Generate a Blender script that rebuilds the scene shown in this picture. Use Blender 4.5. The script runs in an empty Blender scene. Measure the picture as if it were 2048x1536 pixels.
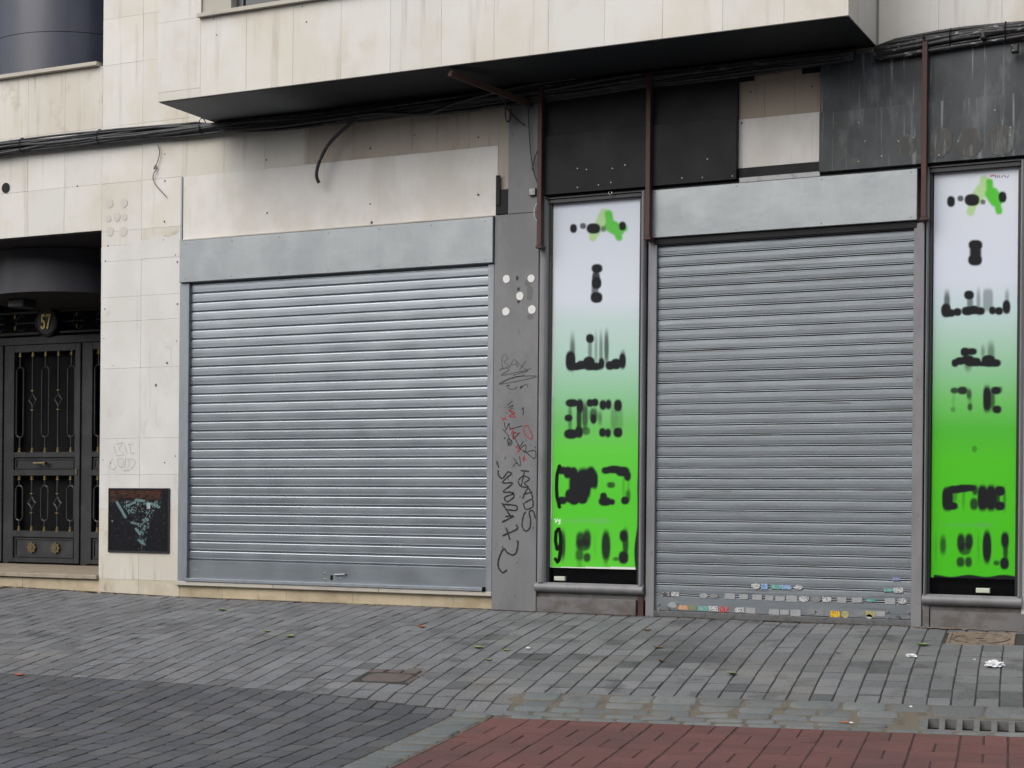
import bpy, math, random
import numpy as np
from mathutils import Vector
random.seed(7); np.random.seed(7)
sc = bpy.context.scene
col = sc.collection

# ------------------------------------------------------------------ camera
FPX, CX, CY, ROLL = 3250., 1024., 1013., 0.0088
TH = math.atan(FPX / 6684.); DIST = 12.5; EYE = 0.9
cd = bpy.data.cameras.new('camera'); cam = bpy.data.objects.new('camera', cd); col.objects.link(cam)
cd.sensor_fit = 'HORIZONTAL'; cd.sensor_width = 36.; cd.lens = 36. * FPX / 2048.
cd.shift_x = 0.0; cd.shift_y = (CY - 768.) / 2048.
cd.clip_start = 0.1; cd.clip_end = 500
cam.location = (0, -DIST, EYE)
from mathutils import Matrix
cam.rotation_euler = (Matrix.Rotation(TH, 3, 'Z') @ Matrix.Rotation(math.pi / 2, 3, 'X') @ Matrix.Rotation(ROLL, 3, 'Z')).to_euler()
sc.camera = cam

# ------------------------------------------------------------------ light
SUN_EL, SUN_AZ = math.radians(43), math.radians(205)
w = bpy.data.worlds.new("World"); sc.world = w; w.use_nodes = True
wn = w.node_tree.nodes; wl = w.node_tree.links
bg = wn['Background']; sky = wn.new('ShaderNodeTexSky'); sky.sky_type = 'NISHITA'; sky.sun_disc = False
sky.sun_elevation = SUN_EL; sky.sun_rotation = SUN_AZ; sky.dust_density = 3.0; sky.air_density = 1.0
hs = wn.new('ShaderNodeHueSaturation'); hs.inputs['Saturation'].default_value = 0.48
wl.new(sky.outputs[0], hs.inputs['Color']); wl.new(hs.outputs[0], bg.inputs['Color'])
bg.inputs['Strength'].default_value = 0.15
sd = bpy.data.lights.new('sun', 'SUN'); sun = bpy.data.objects.new('sun', sd); col.objects.link(sun)
sd.energy = 1.35; sd.angle = math.radians(60); sd.color = (1.0, 0.955, 0.89)
sv = Vector((math.sin(SUN_AZ) * math.cos(SUN_EL), math.cos(SUN_AZ) * math.cos(SUN_EL), math.sin(SUN_EL)))
sun.rotation_euler = sv.to_track_quat('Z', 'Y').to_euler()
vs = sc.view_settings; vs.view_transform = 'Standard'; vs.look = 'None'; vs.gamma = 1; vs.use_curve_mapping = False
vs.exposure = 0.22

# ------------------------------------------------------------------ helpers
AX = np.array([-math.sin(TH), math.cos(TH), 0]); RX = np.array([math.cos(TH), math.sin(TH), 0])
CR, SR = math.cos(ROLL), math.sin(ROLL)
def F(px, py, Y=0.):                       # photo measurement -> point on the upright plane y = Y
    u, v = px - CX, py - CY
    X = CR * u + SR * v; Yy = -SR * u + CR * v
    d = AX + RX * (X / FPX) + np.array([0, 0, -Yy / FPX]); t = (Y + DIST) / d[1]
    return float(d[0] * t), float(EYE + d[2] * t)
def PR(x, y, z):                           # point(s) -> measurement in the photo, for laying out flat print
    qx, qy, qz = x, y + DIST, z - EYE
    zc = qx * AX[0] + qy * AX[1]; X = FPX * (qx * RX[0] + qy * RX[1]) / zc; Yy = -FPX * qz / zc
    return CX + CR * X - SR * Yy, CY + SR * X + CR * Yy

def tag(o, label=None, cat=None, group=None, kind=None):
    if label: o['label'] = label
    if cat: o['category'] = cat
    if group: o['group'] = group
    if kind: o['kind'] = kind
    return o
def empty(name, loc=(0, 0, 0), parent=None, **k):
    o = bpy.data.objects.new(name, None); col.objects.link(o); o.location = loc; o.empty_display_size = .1
    if parent: o.parent = parent
    return tag(o, **k)

class MB:
    def __init__(s): s.v = []; s.f = []
    def add(s, vs, fs):
        n = len(s.v); s.v += [tuple(map(float, q)) for q in vs]; s.f += [tuple(i + n for i in q) for q in fs]; return s
    def box(s, x0, x1, y0, y1, z0, z1, c=0.):
        if c <= 0:
            vs = [(x0,y0,z0),(x1,y0,z0),(x1,y1,z0),(x0,y1,z0),(x0,y0,z1),(x1,y0,z1),(x1,y1,z1),(x0,y1,z1)]
            return s.add(vs, [(0,1,5,4),(1,2,6,5),(2,3,7,6),(3,0,4,7),(4,5,6,7),(3,2,1,0)])
        # front (y0) face chamfered
        vs = [(x0,y1,z0),(x1,y1,z0),(x1,y1,z1),(x0,y1,z1),
              (x0,y0+c,z0),(x1,y0+c,z0),(x1,y0+c,z1),(x0,y0+c,z1),
              (x0+c,y0,z0+c),(x1-c,y0,z0+c),(x1-c,y0,z1-c),(x0+c,y0,z1-c)]
        return s.add(vs, [(8,9,10,11),(4,5,9,8),(5,6,10,9),(6,7,11,10),(7,4,8,11),(0,1,5,4),(1,2,6,5),(2,3,7,6),(3,0,4,7),(3,2,1,0)])
    def tube(s, pts, r, n=8, caps=True):
        pts = [Vector(p) for p in pts]; rings = []
        for i, p in enumerate(pts):
            a = pts[max(i-1, 0)]; b = pts[min(i+1, len(pts)-1)]; t = (b - a).normalized()
            up = Vector((0, 0, 1)) if abs(t.z) < .9 else Vector((0, 1, 0))
            u = t.cross(up).normalized(); v = u.cross(t)
            rr = r[i] if isinstance(r, (list, tuple)) else r
            rings.append([p + (u * math.cos(2*math.pi*k/n) + v * math.sin(2*math.pi*k/n)) * rr for k in range(n)])
        vs = [q for R in rings for q in R]; fs = []
        for i in range(len(pts) - 1):
            for k in range(n):
                fs.append((i*n+k, i*n+(k+1) % n, (i+1)*n+(k+1) % n, (i+1)*n+k))
        if caps: fs += [tuple(range(n))[::-1], tuple((len(pts)-1)*n + k for k in range(n))]
        return s.add(vs, fs)
    def bar(s, a, b, wx, wy):              # rectangular bar from a to b
        a = Vector(a); b = Vector(b); t = (b-a).normalized()
        up = Vector((0, 1, 0)) if abs(t.y) < .9 else Vector((0, 0, 1))
        u = t.cross(up).normalized() * wx/2; v = u.cross(t).normalized() * wy/2
        vs = [p + q for p in (a, b) for q in (-u-v, u-v, u+v, -u+v)]
        return s.add(vs, [(0,1,5,4),(1,2,6,5),(2,3,7,6),(3,0,4,7),(4,5,6,7),(3,2,1,0)])
    def disc(s, x, y, z, r, th, n=16, rz=None, jag=0):   # lies on an upright plane, front at y
        rz = rz or r
        R = [1 + random.uniform(-jag, jag) for _ in range(n)]
        vs = [(x + r*R[k]*math.cos(2*math.pi*k/n), yy, z + rz*R[k]*math.sin(2*math.pi*k/n)) for yy in (y, y+th) for k in range(n)]
        return s.add(vs, [tuple(range(n)), tuple(range(2*n-1, n-1, -1))] + [(k, k+n, (k+1) % n + n, (k+1) % n) for k in range(n)])
    def extrude_x(s, prof, x0, x1):        # prof: (y,z) list, open
        n = len(prof); vs = [(x0, y, z) for y, z in prof] + [(x1, y, z) for y, z in prof]
        return s.add(vs, [(i, i+n, i+n+1, i+1) for i in range(n-1)])
    def mesh(s, name, mat=None, smooth=False):
        me = bpy.data.meshes.new(name); me.from_pydata(s.v, [], s.f)
        if mat: me.materials.append(mat)
        if smooth: me.polygons.foreach_set('use_smooth', [True]*len(me.polygons))
        me.update(); return me
    def build(s, name, mat, parent=None, smooth=False, **k):
        o = bpy.data.objects.new(name, s.mesh(name, mat, smooth)); col.objects.link(o)
        if parent: o.parent = parent
        return tag(o, **k)
def obj(name, me, parent=None, loc=(0, 0, 0), **k):
    o = bpy.data.objects.new(name, me); col.objects.link(o); o.location = loc
    if parent: o.parent = parent
    return tag(o, **k)

def M(name, base, rough=.6, metal=0., layers=(), rnd=0., bump=None, spec=.5, hue=0., coat=0., attr=None, rvar=0., facet=None):
    """layers: (colour, (sx,sy,sz) noise scale, lo, hi, amount[, detail])"""
    m = bpy.data.materials.new(name); m.use_nodes = True; nt = m.node_tree; N = nt.nodes; L = nt.links
    b = N['Principled BSDF']; b.inputs['Roughness'].default_value = rough; b.inputs['Metallic'].default_value = metal
    b.inputs['Specular IOR Level'].default_value = spec
    if coat: b.inputs['Coat Weight'].default_value = coat; b.inputs['Coat Roughness'].default_value = .15
    geo = N.new('ShaderNodeNewGeometry')
    rgb = N.new('ShaderNodeRGB'); rgb.outputs[0].default_value = (*base, 1); cur = rgb.outputs[0]
    if attr:
        at = N.new('ShaderNodeAttribute'); at.attribute_name = attr; cur = at.outputs['Color']
    last = None
    for i, ly in enumerate(layers):
        c, s3, lo, hi, amt = ly[:5]; det = ly[5] if len(ly) > 5 else 4
        mp = N.new('ShaderNodeMapping'); mp.inputs['Scale'].default_value = s3; mp.inputs['Location'].default_value = (i*7.3+len(name), i*3.1, i*5.7)
        L.new(geo.outputs['Position'], mp.inputs['Vector'])
        nz = N.new('ShaderNodeTexNoise'); nz.inputs['Scale'].default_value = 1; nz.inputs['Detail'].default_value = det; nz.inputs['Roughness'].default_value = .6
        L.new(mp.outputs[0], nz.inputs['Vector'])
        mr = N.new('ShaderNodeMapRange'); mr.inputs['From Min'].default_value = lo; mr.inputs['From Max'].default_value = hi
        mr.inputs['To Min'].default_value = 0; mr.inputs['To Max'].default_value = amt; mr.interpolation_type = 'SMOOTHSTEP'
        L.new(nz.outputs['Fac'], mr.inputs['Value'])
        mx = N.new('ShaderNodeMix'); mx.data_type = 'RGBA'; L.new(mr.outputs[0], mx.inputs['Factor'])
        L.new(cur, mx.inputs['A']); mx.inputs['B'].default_value = (*c, 1); cur = mx.outputs['Result']; last = mr.outputs[0]
    if rnd or hue:
        oi = N.new('ShaderNodeObjectInfo'); ad = N.new('ShaderNodeMath'); ad.operation = 'ADD'
        L.new(oi.outputs['Random'], ad.inputs[0]); L.new(geo.outputs['Random Per Island'], ad.inputs[1])
        fr = N.new('ShaderNodeMath'); fr.operation = 'FRACT'; L.new(ad.outputs[0], fr.inputs[0])
        mr = N.new('ShaderNodeMapRange'); mr.inputs['To Min'].default_value = 1-rnd; mr.inputs['To Max'].default_value = 1+rnd
        L.new(fr.outputs[0], mr.inputs['Value'])
        hv = N.new('ShaderNodeHueSaturation'); L.new(mr.outputs[0], hv.inputs['Value']); L.new(cur, hv.inputs['Color'])
        if hue:
            m2 = N.new('ShaderNodeMath'); m2.operation = 'MULTIPLY'; m2.inputs[1].default_value = 7.31; L.new(fr.outputs[0], m2.inputs[0])
            f2 = N.new('ShaderNodeMath'); f2.operation = 'FRACT'; L.new(m2.outputs[0], f2.inputs[0])
            m3 = N.new('ShaderNodeMapRange'); m3.inputs['To Min'].default_value = 1-hue; m3.inputs['To Max'].default_value = 1+hue
            L.new(f2.outputs[0], m3.inputs['Value']); L.new(m3.outputs[0], hv.inputs['Saturation'])
        cur = hv.outputs['Color']
    L.new(cur, b.inputs['Base Color'])
    if rvar:
        nz = N.new('ShaderNodeTexNoise'); nz.inputs['Scale'].default_value = 3.0; nz.inputs['Detail'].default_value = 5; L.new(geo.outputs['Position'], nz.inputs['Vector'])
        mr = N.new('ShaderNodeMapRange'); mr.inputs['From Min'].default_value = .3; mr.inputs['From Max'].default_value = .7
        mr.inputs['To Min'].default_value = max(rough-rvar, .02); mr.inputs['To Max'].default_value = rough+rvar
        L.new(nz.outputs['Fac'], mr.inputs['Value']); L.new(mr.outputs[0], b.inputs['Roughness'])
    if bump:
        st, scs, dist = bump
        nz = N.new('ShaderNodeTexNoise'); nz.inputs['Detail'].default_value = 5; nz.inputs['Scale'].default_value = 1
        mp = N.new('ShaderNodeMapping'); mp.inputs['Scale'].default_value = scs if isinstance(scs, tuple) else (scs,)*3
        L.new(geo.outputs['Position'], mp.inputs['Vector']); L.new(mp.outputs[0], nz.inputs['Vector'])
        bp = N.new('ShaderNodeBump'); bp.inputs['Strength'].default_value = st; bp.inputs['Distance'].default_value = dist
        L.new(nz.outputs['Fac'], bp.inputs['Height']); L.new(bp.outputs[0], b.inputs['Normal'])
    return m

# ------------------------------------------------------------------ materials
STREAK = (14., 14., .9)
m_stone = M('cream_stone', (.62, .588, .520), .75, layers=[((.67, .66, .63), (1.1, 1.1, 1.1), .38, .62, .9), ((.36, .31, .23), (9, 9, .55), .54, .78, .55), ((.47, .40, .29), (2.2, 2.2, 1.4), .55, .75, .35), ((.30, .27, .21), (60, 60, 22), .60, .8, .22)], rnd=.035, bump=(.12, 60., .003))
m_stonew = M('whitewashed_stone', (.665, .66, .64), .75, layers=[((.60, .585, .55), (1.3, 1.3, 1.), .42, .62, .8), ((.40, .38, .35), (16, 16, .8), .58, .76, .5), ((.34, .31, .27), (5, 5, 3), .62, .78, .45)], rnd=.015, bump=(.12, 60., .003))
m_stoned = M('stained_stone', (.60, .565, .49), .78, layers=[((.65, .63, .58), (1.4, 1.4, 1.2), .4, .62, .8), ((.33, .28, .19), (10, 10, .7), .53, .72, .6), ((.38, .33, .24), (3, 3, 4), .55, .72, .6)], rnd=.03, bump=(.12, 60., .003))
m_stone3 = M('half_bared_stone', (.45, .40, .335), .8, layers=[((.36, .31, .26), (2, 2, 2), .4, .7, .7), ((.16, .13, .1), (20, 20, 1.2), .56, .75, .45)], rnd=.04, bump=(.12, 60., .003))
m_stone2 = M('beige_bare_stone', (.37, .31, .25), .8, layers=[((.30, .25, .20), (3, 3, 2), .4, .7, .6), ((.14, .10, .08), (22, 22, 1.2), .56, .75, .35)], rnd=.05, bump=(.12, 60., .003))
m_white = M('white_painted_panel', (.68, .66, .63), .6, layers=[((.56, .53, .47), (2, 2, 1.5), .4, .65, .7), ((.33, .29, .24), (26, 26, 1.0), .60, .78, .35), ((.2, .18, .15), (90, 90, 60), .66, .78, .3)], bump=(.15, (12, 12, 12), .006))
m_plinth = M('yellowed_plinth_stone', (.50, .42, .29), .8, layers=[((.34, .27, .17), (3, 3, 6), .42, .7, .7), ((.62, .56, .44), (6, 6, 6), .55, .75, .5), ((.12, .10, .07), (22, 22, 9), .60, .80, .5)], rnd=.07, bump=(.2, 50., .003))
m_plinth2 = M('yellowish_pier_stone', (.58, .53, .43), .8, layers=[((.47, .41, .30), (3, 3, 2.5), .42, .68, .75), ((.60, .56, .47), (5, 5, 5), .52, .72, .6), ((.14, .115, .08), (9, 9, 3), .60, .78, .55)], rnd=.04, bump=(.2, 50., .003))
m_sill = M('pale_stone_sill', (.47, .44, .38), .65, layers=[((.31, .28, .23), (4, 4, 10), .45, .75, .6)], rnd=.05, bump=(.1, 60., .002))
m_step = M('worn_step_stone', (.34, .29, .22), .75, layers=[((.22, .18, .13), (6, 6, 12), .45, .7, .7), ((.44, .39, .31), (14, 14, 14), .55, .75, .5)], bump=(.25, 40., .004))
m_hole = M('rusty_hole', (.10, .075, .06), .8)
m_core = M('mortar', (.40, .37, .31), .9)
m_zinc = M('galvanised_sheet', (.33, .355, .368), .46, .65, layers=[((.28, .305, .32), (2.5, 2.5, 1.2), .4, .65, .8), ((.40, .42, .42), (18, 18, 3), .57, .75, .35), ((.22, .20, .17), (40, 40, 2.), .66, .8, .25)], bump=(.25, (2.2, 2.2, 2.2), .03), rvar=.05)
m_slat1 = M('bright_galvanised_slats', (.385, .425, .46), .36, .85, layers=[((.32, .36, .40), (1.2, 1.2, 9), .38, .65, .7), ((.46, .48, .49), (4, 4, 18), .58, .78, .35), ((.25, .28, .31), (.6, .6, 45), .54, .74, .3)], rvar=.04, rnd=.05)
m_slat2 = M('weathered_galvanised_slats', (.225, .256, .282), .46, .5, layers=[((.188, .208, .226), (2, 2, 12), .38, .65, .7), ((.31, .32, .325), (90, 90, 90), .52, .70, .4, 2), ((.07, .065, .06), (1.6, 1.6, 60), .62, .70, .7), ((.12, .12, .12), (1.0, 1.0, 26), .56, .74, .5)], rvar=.06, rnd=.08)
m_guide = M('shutter_guide', (.28, .31, .34), .5, .5, layers=[((.2, .22, .24), (8, 8, 2), .45, .7, .6)])
m_grey = M('grey_painted_pillar', (.185, .187, .195), .55, 0, layers=[((.145, .148, .155), (2.2, 2.2, 1.1), .42, .62, .8), ((.235, .235, .24), (5, 5, 3), .55, .75, .45), ((.07, .06, .055), (26, 26, 3.5), .64, .78, .5), ((.1, .1, .105), (60, 60, 30), .62, .74, .4)], bump=(.12, 30., .004))
m_greyfr = M('grey_painted_frame', (.215, .215, .225), .5, 0, layers=[((.15, .15, .155), (7, 7, 2), .42, .7, .7), ((.09, .075, .065), (20, 20, 9), .62, .76, .55)], bump=(.1, 30., .003))
m_base = M('grimy_grey_base', (.15, .145, .145), .7, 0, layers=[((.10, .085, .075), (5, 5, 9), .42, .62, .8), ((.2, .2, .2), (9, 9, 4), .52, .7, .5), ((.11, .055, .03), (9, 9, 14), .60, .75, .6)], bump=(.2, 40., .004))
m_black = M('black_frame', (.018, .019, .022), .4)
m_char = M('charcoal_sheet', (.010, .011, .012), .55, .0, spec=.2, layers=[((.017, .018, .019), (3, 3, 2), .45, .7, .7), ((.016, .017, .018), (9, 9, 2), .5, .75, .5)], bump=(.05, 8., .006), rvar=.08)
m_char2 = M('streaked_charcoal_sheet', (.030, .034, .037), .5, .0, spec=.35, layers=[((.060, .070, .075), (2.5, 2.5, 1.5), .40, .65, .8), ((.23, .25, .26), (30, 30, 1.3), .575, .70, .62, 6), ((.15, .165, .17), (5, 5, 2.0), .52, .70, .55, 7), ((.10, .088, .065), (10, 10, 14), .60, .75, .5)], bump=(.06, 12., .006), rvar=.08)
m_soffit = M('dark_soffit_paint', (.030, .032, .036), .85, layers=[((.028, .030, .033), (2, 2, 2), .4, .7, .7)], spec=.2)
m_rust = M('red_oxide_steel', (.062, .027, .022), .6, .1, layers=[((.11, .045, .03), (12, 12, 4), .55, .72, .6), ((.04, .025, .02), (8, 8, 8), .55, .75, .6)], bump=(.2, 60., .003))
m_cable = M('black_cable', (.022, .023, .027), .5, 0, layers=[((.10, .105, .115), (9, 9, 30), .54, .70, .6)])
m_cablew = M('paint_splashed_cable', (.02, .02, .022), .5, 0, layers=[((.42, .42, .41), (16, 40, 60), .59, .66, .8, 6)])
m_wire = M('thin_wire', (.10, .095, .08), .6)
m_wwire = M('white_wire', (.5, .5, .48), .6)
m_iron = M('dark_iron_door', (.026, .028, .031), .45, .0, layers=[((.050, .052, .057), (6, 6, 4), .45, .7, .7)], rvar=.06)
m_brass = M('aged_brass', (.55, .43, .17), .35, .85, layers=[((.30, .22, .09), (40, 40, 40), .5, .7, .6)])
m_dull = M('dull_brass', (.20, .16, .09), .45, .7)
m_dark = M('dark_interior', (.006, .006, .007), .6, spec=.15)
m_drum = M('dark_drum_panel', (.035, .035, .045), .5, .0, layers=[((.05, .05, .06), (2, 2, 1), .4, .7, .7)], coat=.12)
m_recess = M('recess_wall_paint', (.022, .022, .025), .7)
m_cream_in = M('reveal_stone', (.42, .40, .35), .8)
m_paver = M('granite_paver', (.150, .155, .162), .78, 0, layers=[((.115, .118, .124), (1.1, 1.1, 1.1), .38, .62, .75), ((.045, .047, .05), (2.6, 2.6, 2.6), .57, .66, .6), ((.30, .30, .30), (130, 130, 130), .54, .68, .6, 2), ((.075, .077, .08), (110, 110, 110), .54, .72, .35, 2), ((.21, .20, .175), (.9, .9, .9), .56, .70, .4)], rnd=.17, bump=(.28, 120., .003), hue=.4)
m_pdark = M('dark_granite_paver', (.078, .081, .089), .74, 0, layers=[((.056, .059, .067), (1.2, 1.2, 1.2), .40, .62, .7), ((.19, .19, .195), (140, 140, 140), .55, .70, .5, 2), ((.045, .046, .05), (2.6, 2.6, 2.6), .60, .72, .45)], rnd=.21, bump=(.35, 90., .004), hue=.6)
m_sett = M('weathered_sett', (.125, .137, .137), .8, 0, layers=[((.18, .185, .175), (3, 3, 3), .45, .65, .6), ((.09, .10, .10), (5, 5, 5), .52, .7, .6), ((.32, .32, .31), (120, 120, 120), .60, .75, .5, 2), ((.17, .145, .11), (4, 4, 4), .6, .75, .5)], rnd=.15, bump=(.45, 60., .006), hue=.5)
m_red = M('red_concrete_paver', (.130, .052, .047), .8, 0, layers=[((.092, .043, .041), (1.6, 1.6, 1.6), .40, .64, .7), ((.24, .115, .10), (90, 90, 90), .56, .75, .3, 2), ((.09, .055, .052), (7, 7, 7), .56, .72, .45)], rnd=.10, bump=(.25, 110., .003))
m_joint = M('joint_dirt', (.030, .028, .026), .95, 0, layers=[((.055, .05, .042), (20, 20, 20), .5, .7, .6)])
m_jsett = M('sandy_mortar', (.135, .118, .090), .95, 0, layers=[((.07, .065, .055), (9, 9, 9), .45, .7, .8)], bump=(.5, 50., .006))
m_far = M('street_surface', (.09, .092, .098), .85, 0, layers=[((.07, .07, .075), (.6, .6, .6), .4, .7, .7)])
m_castiron = M('rusty_cast_iron', (.24, .19, .145), .7, .0, layers=[((.07, .055, .045), (18, 18, 18), .45, .65, .8), ((.2, .13, .085), (30, 30, 30), .56, .72, .6)], bump=(.3, 60., .003))
m_grate = M('concrete_grate', (.14, .14, .135), .8, 0, layers=[((.09, .09, .085), (20, 20, 20), .45, .7, .7)], bump=(.3, 60., .004))
m_void = M('drain_void', (.006, .006, .006), .9)
m_paper = M('white_tissue', (.75, .76, .78), .8)
m_leafg = M('green_leaf', (.19, .27, .10), .55, 0, layers=[((.2, .24, .08), (40, 40, 40), .5, .7, .6)])
m_leafb = M('brown_leaf', (.22, .13, .06), .7, 0, layers=[((.1, .06, .03), (40, 40, 40), .5, .7, .6)])
m_leafo = M('orange_leaf', (.42, .12, .03), .6)
m_clay = M('reddish_brick_paver', (.115, .098, .088), .85, 0, layers=[((.085, .068, .06), (9, 9, 9), .45, .7, .7), ((.19, .17, .155), (60, 60, 60), .55, .75, .4)], rnd=.15, bump=(.3, 60., .004))
m_ink = M('black_marker_ink', (.016, .016, .018), .45)
m_inkg = M('faded_grey_ink', (.075, .078, .085), .6)
m_inkf = M('very_faded_ink', (.50, .475, .43), .8)
m_inkr = M('red_ink', (.32, .02, .02), .5)
m_spot = M('white_adhesive_spot', (.72, .72, .70), .7)
m_spotg = M('grey_adhesive_ghost', (.125, .127, .132), .6)
m_wghost = M('adhesive_ghost_on_stone', (.56, .535, .49), .85)
m_paint = M('printed_sheet', (1, 1, 1), .6, attr='Col', spec=.15)
m_bolt = M('bright_bolt', (.7, .7, .7), .25, .9)
m_steel = M('worn_steel', (.24, .245, .25), .4, .8, layers=[((.12, .12, .12), (20, 20, 20), .5, .7, .6)])
m_block = M('pale_plastic_block', (.52, .56, .47), .6)
m_alu = M('window_aluminium', (.12, .12, .13), .4, .6)
def glassmat(name, dark):
    m = bpy.data.materials.new(name); m.use_nodes = True; N = m.node_tree.nodes; L = m.node_tree.links; N.clear()
    o = N.new('ShaderNodeOutputMaterial'); g = N.new('ShaderNodeBsdfGlossy'); g.inputs['Roughness'].default_value = .03
    t = N.new('ShaderNodeBsdfTransparent'); t.inputs[0].default_value = (dark, dark, dark, 1)
    fr = N.new('ShaderNodeFresnel'); fr.inputs[0].default_value = 1.5; mx = N.new('ShaderNodeMixShader')
    L.new(fr.outputs[0], mx.inputs[0]); L.new(t.outputs[0], mx.inputs[1]); L.new(g.outputs[0], mx.inputs[2]); L.new(mx.outputs[0], o.inputs[0]); return m
m_glass = glassmat('shop_glass', .93)
m_glassd = M('dark_window_glass', (.015, .02, .022), .08, 0)

# ================================================================== GROUND
GA = math.radians(9.0); GOx, GOy = -3.04, -2.6
GD = (-math.sin(GA), math.cos(GA)); GE = (math.cos(GA), math.sin(GA))
def to_st(x, y): qx, qy = x-GOx, y-GOy; return qx*GE[0]+qy*GE[1], qx*GD[0]+qy*GD[1]
def sst(x): x = min(max(x, 0), 1); return x*x*(3-2*x)
def gz(x, y):
    s, t = to_st(x, y)
    zg = -.295 + .0112*max(min(s, 2), -8)
    zf = .012 if x > -9.6 else .012+.016*min(-9.6-x, 3)
    if t >= 0:
        if y >= 0: return zf
        T = max(t - y/math.cos(GA), .3); q = min(t/T, 1); return zg+(zf-zg)*(1.25*q-.25*q*q)
    f = sst((s+3.4)/1.4)                  # the gutter dip belongs to the crossing and flattens out to the left
    return zg - .10*(f*sst(-t/.62)+(1-f)*min(-t/1.5, 1)) + .03*t*(1 if t > -12 else 12/-t)
def P(s, t, dz=0.):
    s = s + (.007*t*t if t > 0 else 0)
    x = GOx+s*GE[0]+t*GD[0]; y = GOy+s*GE[1]+t*GD[1]; return (x, y, gz(x, y)+dz)
def G(px, py):
    z = -.3
    for _ in range(50):
        u, v = px-CX, py-CY; X = CR*u+SR*v; Yy = -SR*u+CR*v
        d = AX+RX*(X/FPX)+np.array([0, 0, -Yy/FPX]); t = (z-EYE)/d[2]; x, y = d[0]*t, -DIST+d[1]*t
        z = .5*z+.5*gz(x, y)
    return x, y, z
# one sheet to the horizon, finely cut where the paving lies
g = MB(); S = np.concatenate([[-80, -40, -20], np.arange(-12, 6.01, .25), [12, 30, 60]]); T = np.concatenate([[-90, -50, -25, -14], np.arange(-8, 4.6, .0625), [10, 40, 90]])
for j in T:
    for i in S:
        x = GOx+i*GE[0]+j*GD[0]; y = GOy+i*GE[1]+j*GD[1]; g.v.append((x, y, gz(x, y)-.0048))
n = len(S); g.f = [(j*n+i, j*n+i+1, (j+1)*n+i+1, (j+1)*n+i) for j in range(len(T)-1) for i in range(n-1) if not (.99 < S[i] < 2.49 and -.49 < T[j] < -.26)]
ground = g.build('ground', m_joint, smooth=True, kind='structure')
ground.data.materials.append(m_far)
for p in ground.data.polygons:
    s, t = to_st(p.center.x, p.center.y)
    if s < -10.5 or s > 3.2 or t < -6.5: p.material_index = 1

def paver_verts(s0, s1, t0, t1, gs, gt, cut=0., tilt=.0015, top=0., j=.0015):
    """plan polygon with chamfered top, following the ground"""
    s0 += gs/2; s1 -= gs/2; t0 += gt/2; t1 -= gt/2
    J = lambda: random.uniform(-j, j)*1.7
    if cut: c = cut; pl = [(s0+c*.5, t0), (s1-c*.5, t0), (s1, t0+c), (s1, t1-c), (s1-c*.5, t1), (s0+c*.5, t1), (s0, t1-c), (s0, t0+c)]
    else: pl = [(s0, t0), (s1, t0), (s1, t1), (s0, t1)]
    pl = [(a+J(), b+J()) for a, b in pl]; cs, ct = (s0+s1)/2, (t0+t1)/2; ta, tb = random.gauss(0, tilt)/.1, random.gauss(0, tilt)/.1; z0 = top+random.gauss(0, tilt*.7)
    z0 = max(min(z0, .005), -.0012); n = len(pl); c = .0035
    hz = lambda a, b: z0+max(min(ta*(a-cs)+tb*(b-ct), .005), -.0015)
    ins = [(cs+(a-cs)*(1-c/abs(s1-s0)*2), ct+(b-ct)*(1-c/abs(t1-t0)*2)) for a, b in pl]
    vs = [P(a, b, -.03) for a, b in pl]+[P(a, b, hz(a, b)-c*.8) for a, b in pl]+[P(a, b, hz(a, b)) for a, b in ins]
    fs = [(k, (k+1) % n, (k+1) % n+n, k+n) for k in range(n)]+[(k+n, (k+1) % n+n, (k+1) % n+2*n, k+2*n) for k in range(n)]+[tuple(range(2*n, 3*n))]
    return vs, fs
m_pst = M('oil_stained_paver', (.095, .099, .103), .7, 0, layers=[((.055, .058, .06), (6, 6, 6), .45, .65, .7), ((.06, .062, .065), (60, 60, 60), .5, .7, .4)], rnd=.12, bump=(.28, 120., .003))
STN = [(1350, 1315, 42, 20), (1410, 1312, 40, 12), (1752, 1332, 42, 8), (1790, 1336, 26, 5), (1010, 1308, 40, 12), (1065, 1318, 45, 10), (1150, 1312, 25, 10), (720, 1335, 30, 8), (1250, 1330, 34, 8), (1885, 1390, 40, 12), (2010, 1392, 40, 18), (1560, 1370, 30, 6), (1640, 1388, 26, 8), (430, 1282, 22, 5), (940, 1370, 26, 5), (1460, 1373, 25, 8)]
def stained(q):
    x, y, z = P(q[0], q[1]); px, py = PR(x, y, z)
    return any(((px-a)/c_)**2+((py-b_)/d_)**2 < 1 for a, b_, c_, d_ in STN)
def lay(parent, name, plist, mat, limit=300):
    """plist: (s,t,verts,faces) - the biggest in view become objects, the rest one part"""
    def size(q):
        x, y, z = P(q[0], q[1]); px, py = PR(x, y, z)
        zc = (x*AX[0]+(y+DIST)*AX[1])
        inn = -20 < px < 2068 and py < 1560
        return (0 if inn else 1, zc)
    plist.sort(key=size); rest = MB()
    for k, q in enumerate(plist):
        if k < limit: MB().add(q[2], q[3]).build(name, m_pst if (mat is m_paver and stained(q)) else mat, parent)
        else: rest.add(q[2], q[3])
    if rest.v: rest.build(name+'_remainder', mat, parent, kind='stuff')

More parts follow.
